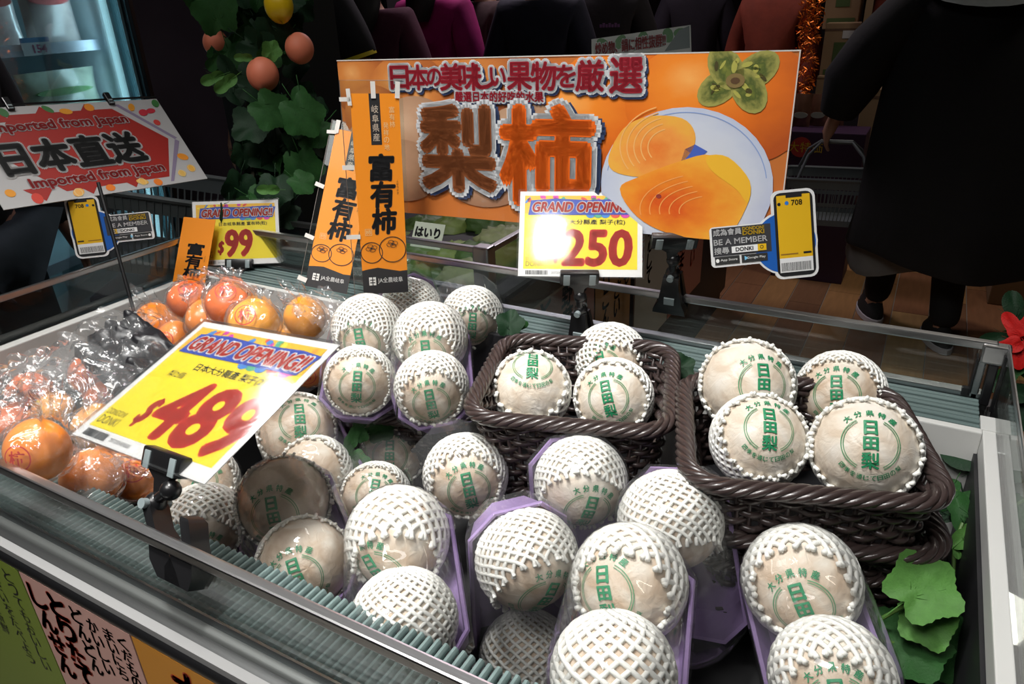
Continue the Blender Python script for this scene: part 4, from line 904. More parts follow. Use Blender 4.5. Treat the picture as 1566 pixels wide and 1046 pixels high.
stand(b2, -10, -14, 74, 316, 'clear plate and wire taped to the leaning banner', [(2, 304, 7, 22, 0), (-6, 292, 16, 6, 8), (-8, 190, 16, 7, -12), (-8, 92, 16, 7, -12), (-6, 12, 16, 8, -12)])

# ------------------------------------------------------------------ the red "imported from Japan" sign with its pole
p = Panel('imported_sign', 'red and white fruit-bordered sign hanging from a bar at the left', 'sign', [(-52, 171), (263, 153), (294, 273), (-30, 322)], 1.30, W=330, board=(.46, .45, .45), thick=.002, coat=.3); H = p.H; s = H / 140.
RD = (.34, .018, .012)
p.poly('red_diamond', [(30, 75 * s), (95, 12 * s), (265, 12 * s), (305, 72 * s), (240, 128 * s), (80, 128 * s)], RD, 1)
for cx in (60, 130, 200): p.poly('red_diamond', [(cx - 22, 118 * s), (cx + 22, 118 * s), (cx, 138 * s)], RD, 2); p.poly('red_diamond', [(cx - 22, 22 * s), (cx + 22, 22 * s), (cx, 3 * s)], RD, 2)
p.poly('trim_line', [(248, 134 * s), (256, 134 * s), (322, 72 * s), (316, 70 * s)], (.25, .2, .3), 2); p.poly('trim_line', [(262, 4 * s), (268, 4 * s), (322, 66 * s), (316, 70 * s)], (.25, .2, .3), 2)
for txt, y, x in (('Imported from Japan', 100, 42), ('Imported from Japan', 18, 52)):
    p.txt('lettering', txt, x, y * s, 17 * s, (.46, .45, .45), 4, .10, 212, slant=0); p.txt('lettering', txt, x, y * s, 17 * s, (.40, .02, .02), 6, .035, 212)
p.txt('lettering', '日本直送', 32, 42 * s, 46 * s, (.46, .45, .45), 5, .09, 216); p.txt('lettering', '日本直送', 32, 42 * s, 46 * s, BLK, 7, .04, 216)
q = random.Random(3)
for x, y, c in ((30, 130, (.05, .16, .05)), (75, 132, (.05, .16, .05)), (140, 133, (.05, .18, .05)), (165, 128, (.75, .3, .02)), (205, 132, (.75, .25, .02)), (275, 128, (.75, .3, .02)), (290, 118, (.55, .03, .05)), (305, 120, (.55, .03, .05)), (303, 100, (.6, .05, .04)), (322, 132, (.05, .2, .05)), (310, 40, (.8, .28, .02)), (312, 20, (.8, .4, .05)), (290, 14, (.75, .45, .1)), (215, 10, (.8, .45, .1)), (240, 6, (.8, .2, .02)), (160, 8, (.8, .2, .02)), (110, 8, (.8, .4, .1)), (50, 8, (.6, .05, .03)), (20, 20, (.75, .3, .02)), (14, 110, (.6, .05, .04))):
    p.ell('printed_fruit', x, y * s, q.uniform(5, 8), q.uniform(5, 8) * s, c, 3, q.uniform(0, 3), 12, clip=(0, 0, 330, H))
for x, y in ((312, 20), (290, 14), (215, 10), (110, 8)): p.ring('printed_fruit', x, y * s, 5.5, 5.5 * s, 1, (.75, .6, .3), 4, n=14)
p.done(); k = p.k
t = thing('sign_stand', 'thin black pole and top bar with two clips that carries the imported sign', 'sign stand', p.M)
m = MB(); m.tube([(0, (H + 3) * k, .001), (272 * k, (H + 4) * k, .001), (330 * k, (H + 4) * k, .001)], .0022, 8); m.build('bar', M_black, t)
Mi = p.M.inverted(); m = MB(); a, b = Mi @ P(178, 380, 1.33), Mi @ P(209, 492, 1.33); m.tube([a + (a - b) * .9, a, b], .0035, 8); m.build('pole', M_black, t)
for x in (88, 245):
    m = MB(); m.box(((x - 5) * k, (H - 8) * k, -.004), ((x + 5) * k, (H + 16) * k, .006), bev=.002); o = m.build('bulldog_clip', M_black, t); m = MB(); m.box(((x - 3) * k, (H - 2) * k, .006), ((x + 3) * k, (H + 1) * k, .0068)); m.box(((x - 3) * k, (H - 7) * k, .006), ((x + 3) * k, (H - 5) * k, .0068)); m.build('spring', M_grey, o)

# ------------------------------------------------------------------ posters on the case's own front panel (handwritten)
def side_poster(x0, x1, label, col, lines, zt=VZ - .031, zb=VZ - .42, y=.2645, nrm=-1):
    Mx = frame(V(x0, y, zb), V(1, 0, 0), V(0, 0, 1), V(0, -1, 0))
    p = Panel('handwritten_poster', label, 'poster', None, None, W=100, M=Mx, size=(x1 - x0, zt - zb), board=col, coat=.1, group='handwritten posters on the case front'); H = p.H
    for st_, x, yt, h, c, b_ in lines: p.vtxt('brush_lettering', st_, x, H * yt, h, c, 2, b_, h * .95, 1.08, .1)
    p.done()
DKR = (.62, .05, .02)
side_poster(-1.08, -.806, 'lime green handwritten poster on the lower left case front', (.22, .30, .04), [('とってもおいしい', 88, .97, 7, BLK, .01), ('やさいをたべよう', 74, .95, 7, BLK, .01), ('まいにち新鮮', 60, .93, 7, BLK, .01), ('おすすめ', 46, .9, 8, BLK, .01)])
side_poster(-.803, -.607, 'pale pink handwritten poster on the lower left case front', (.72, .42, .36), [('しんせん', 11, .97, 17, DKR, .05), ('とりたて野菜', 31, .98, 17, DKR, .06), ('どんどん', 50, .98, 12, BLK, .03), ('かいしい', 64, .97, 10, BLK, .02), ('まいにち', 78, .97, 9, BLK, .02), ('くだもの', 90, .97, 9, BLK, .02)])
side_poster(-.604, -.42, 'orange handwritten poster at the bottom of the case front', (.72, .30, .03), [('太陽', 40, .97, 28, DKR, .06)])

# ------------------------------------------------------------------ leaves and plants
def leaf_mesh(name, kind, m, seed=0):
    q = random.Random(seed); out = []; n = 56
    for i in range(n + 1):
        a = -pi + 2 * pi * i / n # 0 = tip
        if kind == 'grape': r = .5 * (1 + .11 * cos(5 * a) - .25 * (abs(a) / pi) ** 6) + .02 * (i % 2)
        elif kind == 'oval': r = .5 * (.52 + .48 * abs(cos(a)) ** 1.3) + .008 * (i % 2)
        else: r = .5 * (.62 + .38 * max(0, cos(a)) ** 2 + .1 * cos(3 * a))
        out.append((r * cos(a), r * sin(a) * (.95 if kind == 'grape' else .72)))
    vs = [V(0, 0, 0)]; fs = []
    for ring_ in (.55, 1):
        for x, y in out[:-1]:
            x_, y_ = x * ring_, y * ring_; vs.append(V(x_ + .5, y_, .22 * abs(y_) - .28 * x_ * x_ + .05 * sin(y_ * 14 + seed) * ring_))
    for i in range(n): j = (i + 1) % n; fs += [(0, 1 + i, 1 + j), (1 + i, 1 + n + i, 1 + n + j, 1 + j)]
    vs[0] = V(.5, 0, -.01)
    mb = MB(); mb.add(vs, fs); mb.tube([(-.25, 0, -.02), (.0, 0, -.06), (.5, 0, -.015)], [.014, .012, .006], 4, mi=0)
    for a in (-.9, -.45, .45, .9): mb.tube([(.3, 0, -.005), (.3 + .5 * cos(a), .42 * sin(a), .09 * abs(sin(a)) - .04)], [.007, .003], 3)
    return mb.mesh(name, m)
def leafmat(n, c): return mat(n, c, .6, coat=0, spec=.25, var=.3, vscale=8, bump=.3, bscale=30)
LG = leafmat('leaf_bright', (.075, .20, .04)); LM = leafmat('leaf_mid', (.02, .08, .018)); LD = leafmat('leaf_dark', (.008, .032, .012))
LF = {('g', 0): leaf_mesh('leaf', 'grape', LG, 1), ('g', 1): leaf_mesh('leaf', 'grape', LM, 2), ('g', 2): leaf_mesh('leaf', 'grape', LD, 3), ('o', 0): leaf_mesh('leaf', 'oval', LG, 4), ('o', 1): leaf_mesh('leaf', 'oval', LM, 5), ('o', 2): leaf_mesh('leaf', 'oval', LD, 6), ('p', 1): leaf_mesh('leaf', 'pt', LM, 7)}
def leaf(parent, k, c, size, ang, tilt=(0, 0)): # ang = direction of tip in the view plane, degrees (0 right, 90 up)
    z, vx, vy = basis_dir(tilt[0], tilt[1], c); d = vx * cos(radians(ang)) + vy * sin(radians(ang)); y_, x_ = None, None
    x = (d - z * d.dot(z)).normalized(); y = z.cross(x); o = link('leaf', LF[k], parent)
    o.matrix_local = parent.matrix_world.inverted() @ (frame(c - x * size * .5, x * size, y * size, z * size)); return o
def spray(name, label, pts, cat='plant', stems=(), group=None):
    c0 = P(*pts[0][1:4]); t = thing(name, label, cat, Matrix.Translation(c0), group)
    for (k, px, py, d, sz, ang, *tl) in pts: leaf(t, k, P(px, py, d), sz, ang, tl[0] if tl else (0, .2))
    for st_ in stems:
        m = MB(); P_ = [P(*a) - c0 for a in st_]; m.tube(P_, .0022, 6); m.build('stem', mat('green_stem', (.10, .2, .04), .5), t, True)
    return t
spray('artificial_vine', 'light green lobed leaves of an artificial vine at the bottom right of the case', [(('g', 0), 1410, 900, .74, .072, 35, (.25, .15)), (('g', 0), 1418, 948, .75, .058, -75, (-.2, .3)), (('g', 1), 1388, 985, .765, .085, 215, (.2, .4)), (('g', 1), 1440, 985, .79, .075, -15, (-.3, .1)), (('g', 2), 1380, 1020, .8, .08, 250), (('o', 2), 1465, 935, .82, .06, -60)], stems=[[(1350, 945, .77), (1385, 925, .75), (1430, 880, .77)], [(1350, 980, .77), (1400, 990, .77), (1440, 1040, .78)]])
spray('artificial_vine', 'dark glossy vine leaves hanging over the right end beside the right basket', [(('o', 2), 1455, 690, .98, .085, 100, (-.2, .1)), (('o', 2), 1490, 705, .95, .08, 160, (.2, .1)), (('o', 1), 1498, 765, .90, .060, 20, (0, .4)), (('o', 1), 1470, 785, .90, .060, 100), (('o', 0), 1482, 818, .88, .050, 40, (.2, .3)), (('o', 1), 1510, 800, .87, .045, -40, (.1, .4)), (('o', 2), 1435, 790, .93, .05, 200), (('o', 1), 1450, 755, .95, .045, 240), (('o', 0), 1463, 842, .88, .02, -90), (('o', 0), 1438, 860, .88, .018, -70), (('o', 0), 1456, 875, .88, .016, 80), (('o', 2), 1545, 700, 1.0, .07, 0), (('o', 2), 1556, 800, .95, .07, -40)],
    stems=[[(1440, 730, .96), (1470, 760, .92), (1490, 800, .89)], [(1458, 870, .88), (1460, 830, .885), (1472, 800, .89)], [(1440, 858, .88), (1446, 826, .885), (1462, 822, .89), (1470, 845, .885)]])
spray('artificial_leaves', 'green leaves sticking out under the back left basket in the middle of the case', [(('p', 1), 538, 672, 1.10, .045, 70), (('p', 1), 552, 665, 1.11, .045, 110), (('g', 1), 580, 655, 1.14, .05, 30), (('p', 1), 536, 695, 1.09, .04, 110), (('g', 1), 545, 708, 1.08, .04, 80)])
spray('artificial_leaves', 'dark green leaf with a pale patch behind the back pears left of the middle basket', [(('g', 2), 780, 496, 1.24, .05, 80), (('p', 1), 790, 500, 1.25, .04, 20)])
spray('artificial_leaves', 'dark green leaf between the middle and right baskets', [(('g', 2), 1040, 562, 1.10, .045, 30), (('g', 2), 1030, 575, 1.09, .04, -60)])
# red flower outside the right end
t = thing('poinsettia', 'artificial plant with red flower petals at the right edge beyond the glass', 'plant', Matrix.Translation(P(1556, 520, 1.25)))
Mred = leafmat('petal_red', (.55, .012, .01)); LFR = leaf_mesh('petal', 'pt', Mred, 9)
for a, dx, dy in ((120, -5, -15), (200, -12, 10), (270, 0, 18), (60, 12, -20), (0, 15, 0)):
    o = leaf(t, ('p', 1), P(1558 + dx, 518 + dy, 1.22), .06, a); o.name = 'petal'; o.data = LFR
for a, dx, dy, k in ((100, -5, -45, ('o', 2)), (190, -25, 0, ('o', 2)), (-40, 10, 40, ('o', 1)), (230, -10, 48, ('o', 1)), (0, 15, 80, ('o', 2)), (-100, 5, 110, ('o', 2)), (150, -15, 75, ('o', 2))): leaf(t, k, P(1556 + dx, 520 + dy, 1.24), .07, a)
# garland climbing the dark pillar
tag(MB().box((-1.83, 1.52, 0), (-1.58, 1.77, 3.2)).build('trim_1', mat('black_pillar', (.006, .006, .007), .6)), kind='structure')
g = thing('vine_garland', 'artificial leafy garland with peaches hanging on the dark pillar', 'garland', Matrix.Translation(P(385, 180, 1.75)))
q = random.Random(5)
for i in range(105):
    t_ = q.random(); py = -40 + 370 * t_; cx = 375 + 28 * sin(t_ * 3.2) + (30 if t_ > .55 else 0); hw = 88 - 34 * t_
    px = cx + q.uniform(-1, 1) * hw; k = q.choice([('g', 1), ('g', 2), ('g', 2), ('o', 2), ('o', 1), ('g', 2)]) if not (t_ < .2 and q.random() < .3) else ('g', 1)
    leaf(g, k, P(px, py, 1.70 + q.uniform(-.06, .10)), q.uniform(.055, .10), q.uniform(-150, 0) if q.random() < .75 else q.uniform(0, 180), (q.uniform(-.5, .5), q.uniform(-.3, .6)))
for px, py, k, sz, a in ((325, 120, ('o', 0), .055, 200), (372, 88, ('o', 0), .04, 180), (345, 128, ('o', 0), .06, 215), (415, 78, ('g', 0), .045, 60), (412, 168, ('g', 1), .09, -40), (410, 290, ('o', 0), .05, 180), (330, 20, ('g', 1), .10, 100), (462, 175, ('g', 1), .10, -60)): leaf(g, k, P(px, py, 1.62), sz, a)
Mpe = mat('peach_skin', (.85, .22, .12), .55, var=.35, vscale=6); i_ = Matrix.Translation(-g.location) 
for px, py, r, d in ((402, 114, .036, 1.63), (458, 74, .033, 1.66), (330, 66, .03, 1.72)):
    m = MB(); m.ball(P(px, py, d), r, .98, .98, 1.05, 24, 16, fn=lambda v: 1 - .07 * max(0, 1 - abs(v.x + .3) * 6) * (v.y < 0)); m.build('peach', Mpe, g, True, i_)
m = MB(); m.ball(P(427, 8, 1.62), .033, 1, .9, 1.1, 20, 14, fn=lambda v: 1 + .08 * cos(3 * math.atan2(v.y, v.x))); m.build('yellow_pepper', mat('yellow_pepper', (.75, .5, .01), .3, coat=.3), g, True, i_)
for k in range(3):
    m = MB(); pts = [P(375 + 12 * sin(j * .9 + k * 2) + j * 3, -40 + j * 42, 1.76) for j in range(9)]; m.tube(pts, .006, 6); m.build('stem', mat('brown_vine', (.04, .035, .015), .7), g, True, i_)

# ------------------------------------------------------------------ people
def skin(name, verts, edges, rad, m, parent, sub=2, root=0):
    me = bpy.data.meshes.new(name); me.from_pydata([tuple(v) for v in verts], edges, []); o = bpy.data.objects.new(name, me); COL.objects.link(o)
    md = o.modifiers.new('s', 'SKIN'); md.use_smooth_shade = True
    for i, r in enumerate(rad): me.skin_vertices[0].data[i].radius = (r, r) if not isinstance(r, tuple) else r; me.skin_vertices[0].data[i].use_root = i == root
    o.modifiers.new('u', 'SUBSURF').levels = sub
    dg = bpy.context.evaluated_depsgraph_get(); me2 = bpy.data.meshes.new_from_object(o.evaluated_get(dg)); bpy.data.objects.remove(o)
    me2.name = name; me2.materials.clear(); me2.materials.append(m); me2.polygons.foreach_set('use_smooth', [True] * len(me2.polygons)); return link(name, me2, parent)
M_skin = mat('skin', (.45, .25, .17), .5, var=.1)
def cloth(n, c): return mat('cloth_' + n, c, .85, var=.35, vscale=12, bump=.5, bscale=40)
def person(label, x, y, face, top, bottom, hair=(.01, .008, .008), h=1.64, armL=None, armR=None, step=0.0, longhair=False, sleeve=1.0, loft=None, shoe=(.02, .02, .02), sole=(.5, .5, .5), hood=None):
    k = h / 1.65; Rz = Matrix.Rotation(face, 4, 'Z'); t = thing('person', label, 'person', Matrix.Translation((x, y, 0)) @ Rz)
    S = lambda *a: V(*a) * k; armL = armL or ((-.25, -.02, 1.08), (-.26, .08, .86)); armR = armR or ((.25, -.02, 1.08), (.26, .08, .86))
    vs = [S(0, 0, .93), S(0, .01, 1.10), S(0, .0, 1.27), S(0, -.01, 1.40), S(0, .01, 1.48), S(0, .02, 1.56), S(0, .02, 1.62),
          S(-.17, 0, 1.34), S(*armL[0]), S(*armL[1]), S(.17, 0, 1.34), S(*armR[0]), S(*armR[1]),
          S(-.09, 0, .86), S(-.10, .03 + step * .5, .47), S(-.10, step, .08), S(-.11, step + .15, .04), S(.09, 0, .86), S(.10, .03 - step * .4, .47), S(.10, -step, .08), S(.11, -step + .15, .04)]
    ed = [(0, 1), (1, 2), (2, 3), (3, 4), (4, 5), (5, 6), (2, 7), (7, 8), (8, 9), (2, 10), (10, 11), (11, 12), (0, 13), (13, 14), (14, 15), (15, 16), (0, 17), (17, 18), (18, 19), (19, 20)]
    ra = [(.14, .10), (.12, .09), (.145, .10), .055, .06, .088, .065, .058, .042, .028, .058, .042, .028, .08, .055, .04, .035, .08, .055, .04, .035]
    nf = len(vs)
    for wi, sx in ((9, -1), (12, 1)):  # palm, four fingers and a thumb
        w_ = vs[wi]; d = (vs[wi] - vs[wi - 1]).normalized(); sd = V(1, 0, 0).cross(d).normalized(); pal = w_ + d * .05 * k; vs.append(pal); ed.append((wi, len(vs) - 1)); ra.append((.034, .018)); pi_ = len(vs) - 1
        for f_ in range(4):
            b0 = pal + d * .035 * k + sd * (f_ - 1.5) * .019 * k; vs += [b0, b0 + d * (.032 - .004 * abs(f_ - 1.2)) * k + V(-sx * .008, 0, 0), b0 + d * .052 * k + V(-sx * .028, 0, 0)]; n_ = len(vs); ed += [(pi_, n_ - 3), (n_ - 3, n_ - 2), (n_ - 2, n_ - 1)]; ra += [.0095, .0085, .007]
        b0 = w_ + d * .03 * k + sd * .035 * k; vs += [b0, b0 + d * .03 * k + sd * .018 * k]; n_ = len(vs); ed += [(pi_, n_ - 2), (n_ - 2, n_ - 1)]; ra += [.011, .009]
    skin('body', vs, ed, [tuple(a * k for a in r) if isinstance(r, tuple) else r * k for r in ra], M_skin, t, 1)
    face_ = MB()
    for sx in (-1, 1): face_.ball(S(sx * .032, .103, 1.565), .011 * k, nu=8, nv=6); 
    face_.build('eyes', flat('eye', (.02, .02, .02)), t, True)
    m = MB(); m.ball(S(0, .115, 1.535), .015 * k, .7, 1, 1.3, 8, 6); 
    for sx in (-1, 1): m.ball(S(sx * .085, .02, 1.55), .022 * k, .4, .8, 1.2, 8, 6)
    m.build('nose_and_ears', M_skin, t, True); m = MB(); m.ball(S(0, .100, 1.497), .02 * k, 1.1, .5, .3, 8, 6); m.build('mouth', flat('lips', (.35, .1, .08)), t, True)
    m = MB(); m.ball(S(0, -.005, 1.60), .108 * k, .95, 1.05, .95, 20, 14)
    if longhair: m.rings([[S(cos(a) * w_ * 1.05, -.05 + yy + sin(a) * .05, z) for a in [2 * pi * i / 14 for i in range(14)]] for z, w_, yy in ((1.62, .08, 0), (1.5, .09, -.01), (1.42, .085, -.05), (1.36, .07, -.07), (1.31, .04, -.07))])
    m.build('hair', mat('dark_hair', hair, .6, var=.4, vscale=40, stretch=(8, 8, 1)), t, True)
    ct = cloth(top[0], top[1]); T_ = [0, 1, 2, 3, 7, 8, 9, 10, 11, 12]; tv = [vs[i].copy() for i in T_]; tv[0].z -= .06 * k
    if sleeve < 1: tv[6] = tv[5]+(tv[6]-tv[5])*.02; tv[9] = tv[8]+(tv[9]-tv[8])*.02; tv[5] = tv[4].lerp(tv[5], .95)
    tr = [(.185, .14), (.17, .13), (.19, .14), .075, .095, .075, .055, .095, .075, .055]
    skin('jacket', tv, [(0, 1), (1, 2), (2, 3), (2, 4), (4, 5), (5, 6), (2, 7), (7, 8), (8, 9)], [tuple(a * k for a in r) if isinstance(r, tuple) else r * k for r in tr], ct, t, 2)
    cbm = cloth(bottom[0], bottom[1]); L_ = [0, 13, 14, 15, 17, 18, 19]; tv = [vs[i].copy() for i in L_]; tv[3].z -= .0; tv[6].z -= .0
    skin('trousers', tv, [(0, 1), (1, 2), (2, 3), (0, 4), (4, 5), (5, 6)], [(.16 * k, .12 * k), .10 * k, .075 * k, .06 * k, .10 * k, .075 * k, .06 * k], cbm, t, 2)
    for ai in (15, 19):
        a = vs[ai]; m = MB()
        m.rings([[V(a.x + cos(u) * wx, a.y + .05 + sin(u) * wy, z) for u in [2 * pi * i / 16 for i in range(16)]] for z, wx, wy in ((.022, .048, .135), (.05, .048, .13), (.085, .04, .09), (.12, .042, .05))]); sh = m.build('shoe', cloth('shoe%d' % int(shoe[0] * 99), shoe), t, True)
        m = MB(); m.rings([[V(a.x + cos(u) * wx, a.y + .05 + sin(u) * wy, z) for u in [2 * pi * i / 16 for i in range(16)]] for z, wx, wy in ((.001, .046, .132), (.004, .052, .142), (.026, .052, .14), (.03, .046, .132))]); m.build('sole', flat('sole%d' % int(sole[0] * 99), sole), sh, True)
    if hood:
        m = MB(); m.rings([[S(cos(a) * w_, yy + sin(a) * w_ * .75, z - .06 * max(0, -sin(a)) * (zi == 2)) for a in [2 * pi * i / 18 for i in range(18)]] for zi, (z, w_, yy) in enumerate(((1.36, .11, -.02), (1.35, .19, -.05), (1.37, .20, -.07), (1.44, .16, -.05), (1.46, .10, -.02)))]); m.build('hood', cloth('hood', hood), t, True)
    return t, k
# black-coated shopper on the right
t, k = person('person in a long black coat with a grey hood walking away with a grey basket', .06, 3.42, radians(18), ('black', (.008, .008, .009)), ('black', (.008, .008, .009)), armL=((-.36, .02, 1.10), (-.40, .10, .90)), step=.14, h=1.68, hood=(.30, .33, .33), shoe=(.012, .012, .012), sole=(.50, .48, .50))
m = MB(); secs = []
for z, wx, wy, ox, oy in ((.40, .37, .30, .06, -.06), (.42, .375, .305, .06, -.06), (.6, .34, .28, .05, -.04), (.85, .31, .25, .03, -.02), (1.1, .28, .22, .02, 0), (1.28, .265, .19, .01, 0), (1.36, .23, .15, 0, 0), (1.41, .13, .11, 0, 0), (1.44, .09, .09, 0, 0)):
    secs.append([V(ox + cos(a) * wx * (1 + .04 * sin(6 * a + 1) * (1.44 - z)), oy + sin(a) * wy * (1 + .05 * sin(7 * a) * (1.44 - z)), z + .04 * sin(2 * a + 1) * (z < .5)) for a in [2 * pi * i / 48 for i in range(48)]])
m.rings(secs, cap0=False); m.build('coat', cloth('coat', (.007, .007, .008)), t, True, auto=False)
m = MB(); m.tube([V(-.19, 0, 1.34), V(-.31, .02, 1.2), V(-.38, .03, 1.07), V(-.40, .08, .95)], [.10, .105, .11, .075], 14); m.build('coat_sleeve', cloth('coat', (.007, .007, .008)), t, True)
m = MB(); secs = []
for z, wx in ((.33, .25), (.36, .26), (.5, .24)): secs.append([V(-.04 + cos(a) * wx, sin(a) * wx * .8, z + .03 * sin(3 * a)) for a in [2 * pi * i / 28 for i in range(28)]])
m.rings(secs, cap0=False); m.build('shirt_hem', cloth('grey_shirt', (.16, .16, .155)), t, True)
person('person in dark jacket and jeans standing behind the imported sign at the far left', -2.12, .86, radians(-75), ('charcoal', (.018, .018, .02)), ('jeans', (.035, .05, .065)), h=1.66)
t, k = person('shop worker in a black T-shirt with yellow sleeve trim behind the vine', P(452, 90, 3.0).x, P(452, 90, 3.0).y, radians(-150), ('blackT', (.008, .008, .01)), ('dark', (.01, .01, .01)), h=1.78, sleeve=.5, armL=((-.26, .0, 1.12), (-.22, .2, .98)))
for sx in (-1, 1): m = MB(); m.tube([V(sx * .252, 0, 1.23), V(sx * .256, 0, 1.215)], [.088, .088], 16); m.build('yellow_trim', flat('yellow_trim', (.7, .55, .02)), t, True)
person('person in a magenta hooded jacket with long dark hair seen from behind', -2.40, 3.45, radians(0), ('magenta', (.42, .008, .17)), ('dark', (.01, .01, .01)), h=1.68, longhair=True)
person('person in a navy top seen from behind, right of the magenta jacket', -1.78, 3.48, radians(10), ('navy', (.012, .012, .028)), ('dark', (.01, .01, .01)), h=1.66)
t, k = person('person in a dark grey top with small purple print, behind the white leek sign', -1.68, 4.05, radians(190), ('darkgrey', (.022, .018, .022)), ('dark', (.01, .01, .01)), h=1.70)
m = MB()
for i in range(7): m.box((-.12 + i * .016, .152, 1.27), (-.108 + i * .016, .156, 1.285 + (i % 2) * .006))
m.build('chest_print', flat('purple_print', (.25, .12, .3)), t)
person('person in a brown sweater half hidden between the magenta and navy shoppers', -2.50, 4.15, radians(150), ('brown', (.07, .04, .04)), ('dark', (.01, .01, .01)), h=1.66)
person('person in black clothes near the pink screen', -1.55, 5.35, radians(20), ('black2', (.012, .008, .016)), ('dark', (.01, .01, .01)), h=1.68)
person('person in a rust orange jacket in front of the tinsel', -.95, 5.0, radians(170), ('rust', (.22, .035, .015)), ('dark', (.01, .01, .01)), h=1.62)
person('person in maroon clothes between the red snacks and the magenta jacket', P(570, 60, 3.55).x, P(570, 60, 3.55).y, radians(20), ('maroon', (.07, .01, .03)), ('dark', (.01, .01, .01)), h=1.64, longhair=True)

# ------------------------------------------------------------------ grey shopping baskets
def shop_basket(M, label, handle=True, s=1.0):
    t = thing('shopping_basket', label, 'basket', M, 'grey plastic shopping baskets'); MG = mat('grey_basket_plastic', (.13, .15, .155), .45)
    L_, W_, H = .42 * s, .29 * s, .22 * s
    def at(u, z): # u around, z 0..1
        kx = .82 + .18 * z; pth = rrect(L_ * kx, W_ * kx, .035, 3); return pth
    m = MB(); p0 = rrect(L_, W_, .035, 4)
    m.tube([V(p.x, p.y, H) for p in p0], .008 * s, 6, closed=True); m.build('rim', MG, t, True)
    m = MB()
    for z0, z1 in ((.80, 1), (.0, .12), (.42, .5)):
        a = rrect(L_ * (.82 + .18 * z0), W_ * (.82 + .18 * z0), .035, 4); b = rrect(L_ * (.82 + .18 * z1), W_ * (.82 + .18 * z1), .035, 4); n = len(a)
        m.rings([[V(p.x, p.y, H * z0) for p in a], [V(p.x, p.y, H * z1) for p in b], [V(p.x * .99, p.y * .985, H * z1) for p in b], [V(p.x * .99, p.y * .985, H * z0) for p in a]], cap0=False, cap1=False)
    a, T1 = resample(rrect(L_ * .82, W_ * .82, .035), 70); b, T2 = resample(rrect(L_, W_, .035), 70)
    for (pa, na), (pb, nb) in zip(a, b): m.tube([V(pa.x, pa.y, 0), V(pb.x, pb.y, H)], .0028 * s, 4)
    o = m.build('slatted_sides', MG, t); o['kind'] = 'stuff'
    m = MB(); m.rings([[V(p.x, p.y, -.002) for p in rrect(L_ * .82, W_ * .82, .035)], [V(p.x, p.y, .004) for p in rrect(L_ * .82, W_ * .82, .035)]]); m.build('bottom', MG, t)
    if handle:
        for sy in (-1, 1):
            m = MB(); m.tube([V(-L_ * .36, sy * W_ * .5, H), V(-L_ * .28, sy * W_ * .3, H + .10 * s), V(-L_ * .16, sy * .02, H + .15 * s), V(L_ * .16, sy * .02, H + .15 * s), V(L_ * .28, sy * W_ * .3, H + .10 * s), V(L_ * .36, sy * W_ * .5, H)], .007 * s, 8); m.build('handle', MG, t, True)
    return t
bp_ = P(1262, 335, 3.25)
shop_basket(Matrix.Translation(bp_) @ Matrix.Rotation(radians(8), 4, 'Z'), 'grey shopping basket carried by the black-coated shopper, right of the poster', True, .92)
shop_basket(Matrix.Translation(P(262, 400, 2.15)) @ Matrix.Rotation(radians(35), 4, 'Z') @ Matrix.Rotation(radians(12), 4, 'Y'), 'grey shopping basket behind the left end of the case', False, 1.05)
t = tag(MB().box((-.2, -.13, 0), (.2, .13, P(262, 400, 2.15).z - .05), bev=.01).build('basket_trolley', mat('dark_blue_trolley', (.02, .02, .035), .5), None, M=Matrix.Translation((P(262, 400, 2.15).x, P(262, 400, 2.15).y, 0)) @ Matrix.Rotation(radians(35), 4, 'Z')), 'dark low stand under the grey basket behind the left end of the case', 'stand')

# ------------------------------------------------------------------ vegetable case beyond
cv = PZ(745, 381, .95); cx, cy = cv.x, cv.y
vc = thing('vegetable_case', 'second chilled case behind, full of bagged green vegetables', 'display case', loc=(cx - .6, cy + .7, 0)); IV = Matrix.Translation(-vc.location)
def vb(m, n, mt, sm=False): return m.build(n, mt, vc, sm, IV)
vb(MB().box((cx - .8, cy + .01, 0), (cx - .02, cy + 2.2, .78)), 'body', M_inner)
vb(MB().box((cx - .8, cy - .02, .80), (cx + .012, cy + .01, .86), bev=.004), 'front_channel', M_alu); vb(MB().box((cx - .02, cy - .02, .78), (cx + .05, cy + 2.2, .86), bev=.012), 'bumper', M_dkrail)
vb(MB().box((cx - .8, cy - .003, .86), (cx - .01, cy + .001, .94)), 'glass_pane', M_glass); vb(MB().box((cx - .003, cy + .01, .86), (cx + .001, cy + 2.2, .94)), 'glass_pane', M_glass)
vb(MB().box((cx - .8, cy - .007, .94), (cx, cy + .007, .952), bev=.002), 'glass_rail', M_rail); vb(MB().box((cx - .007, cy, .94), (cx + .007, cy + 2.2, .952), bev=.002), 'glass_rail', M_rail)
vb(MB().box((cx - .03, cy - .012, .80), (cx + .008, cy + .02, .955), bev=.004), 'corner_post', M_rail)
vb(MB().box((cx - .008, cy - .012, .1), (cx + .0, cy + 2.2, .78)), 'side_panel', M_inner)
M_veg = [mat('greens_%d' % i, c, .5, var=.5, vscale=25, bump=.6, bscale=40) for i, c in enumerate([(.09, .16, .03), (.16, .22, .05), (.05, .10, .02), (.22, .24, .12)])]
q = random.Random(9)
VP = [(650, 352), (700, 350), (755, 345), (800, 340), (640, 400), (690, 398), (735, 398), (775, 372), (815, 385), (600, 380), (675, 425), (720, 428), (640, 432), (770, 410)]
vmesh = []
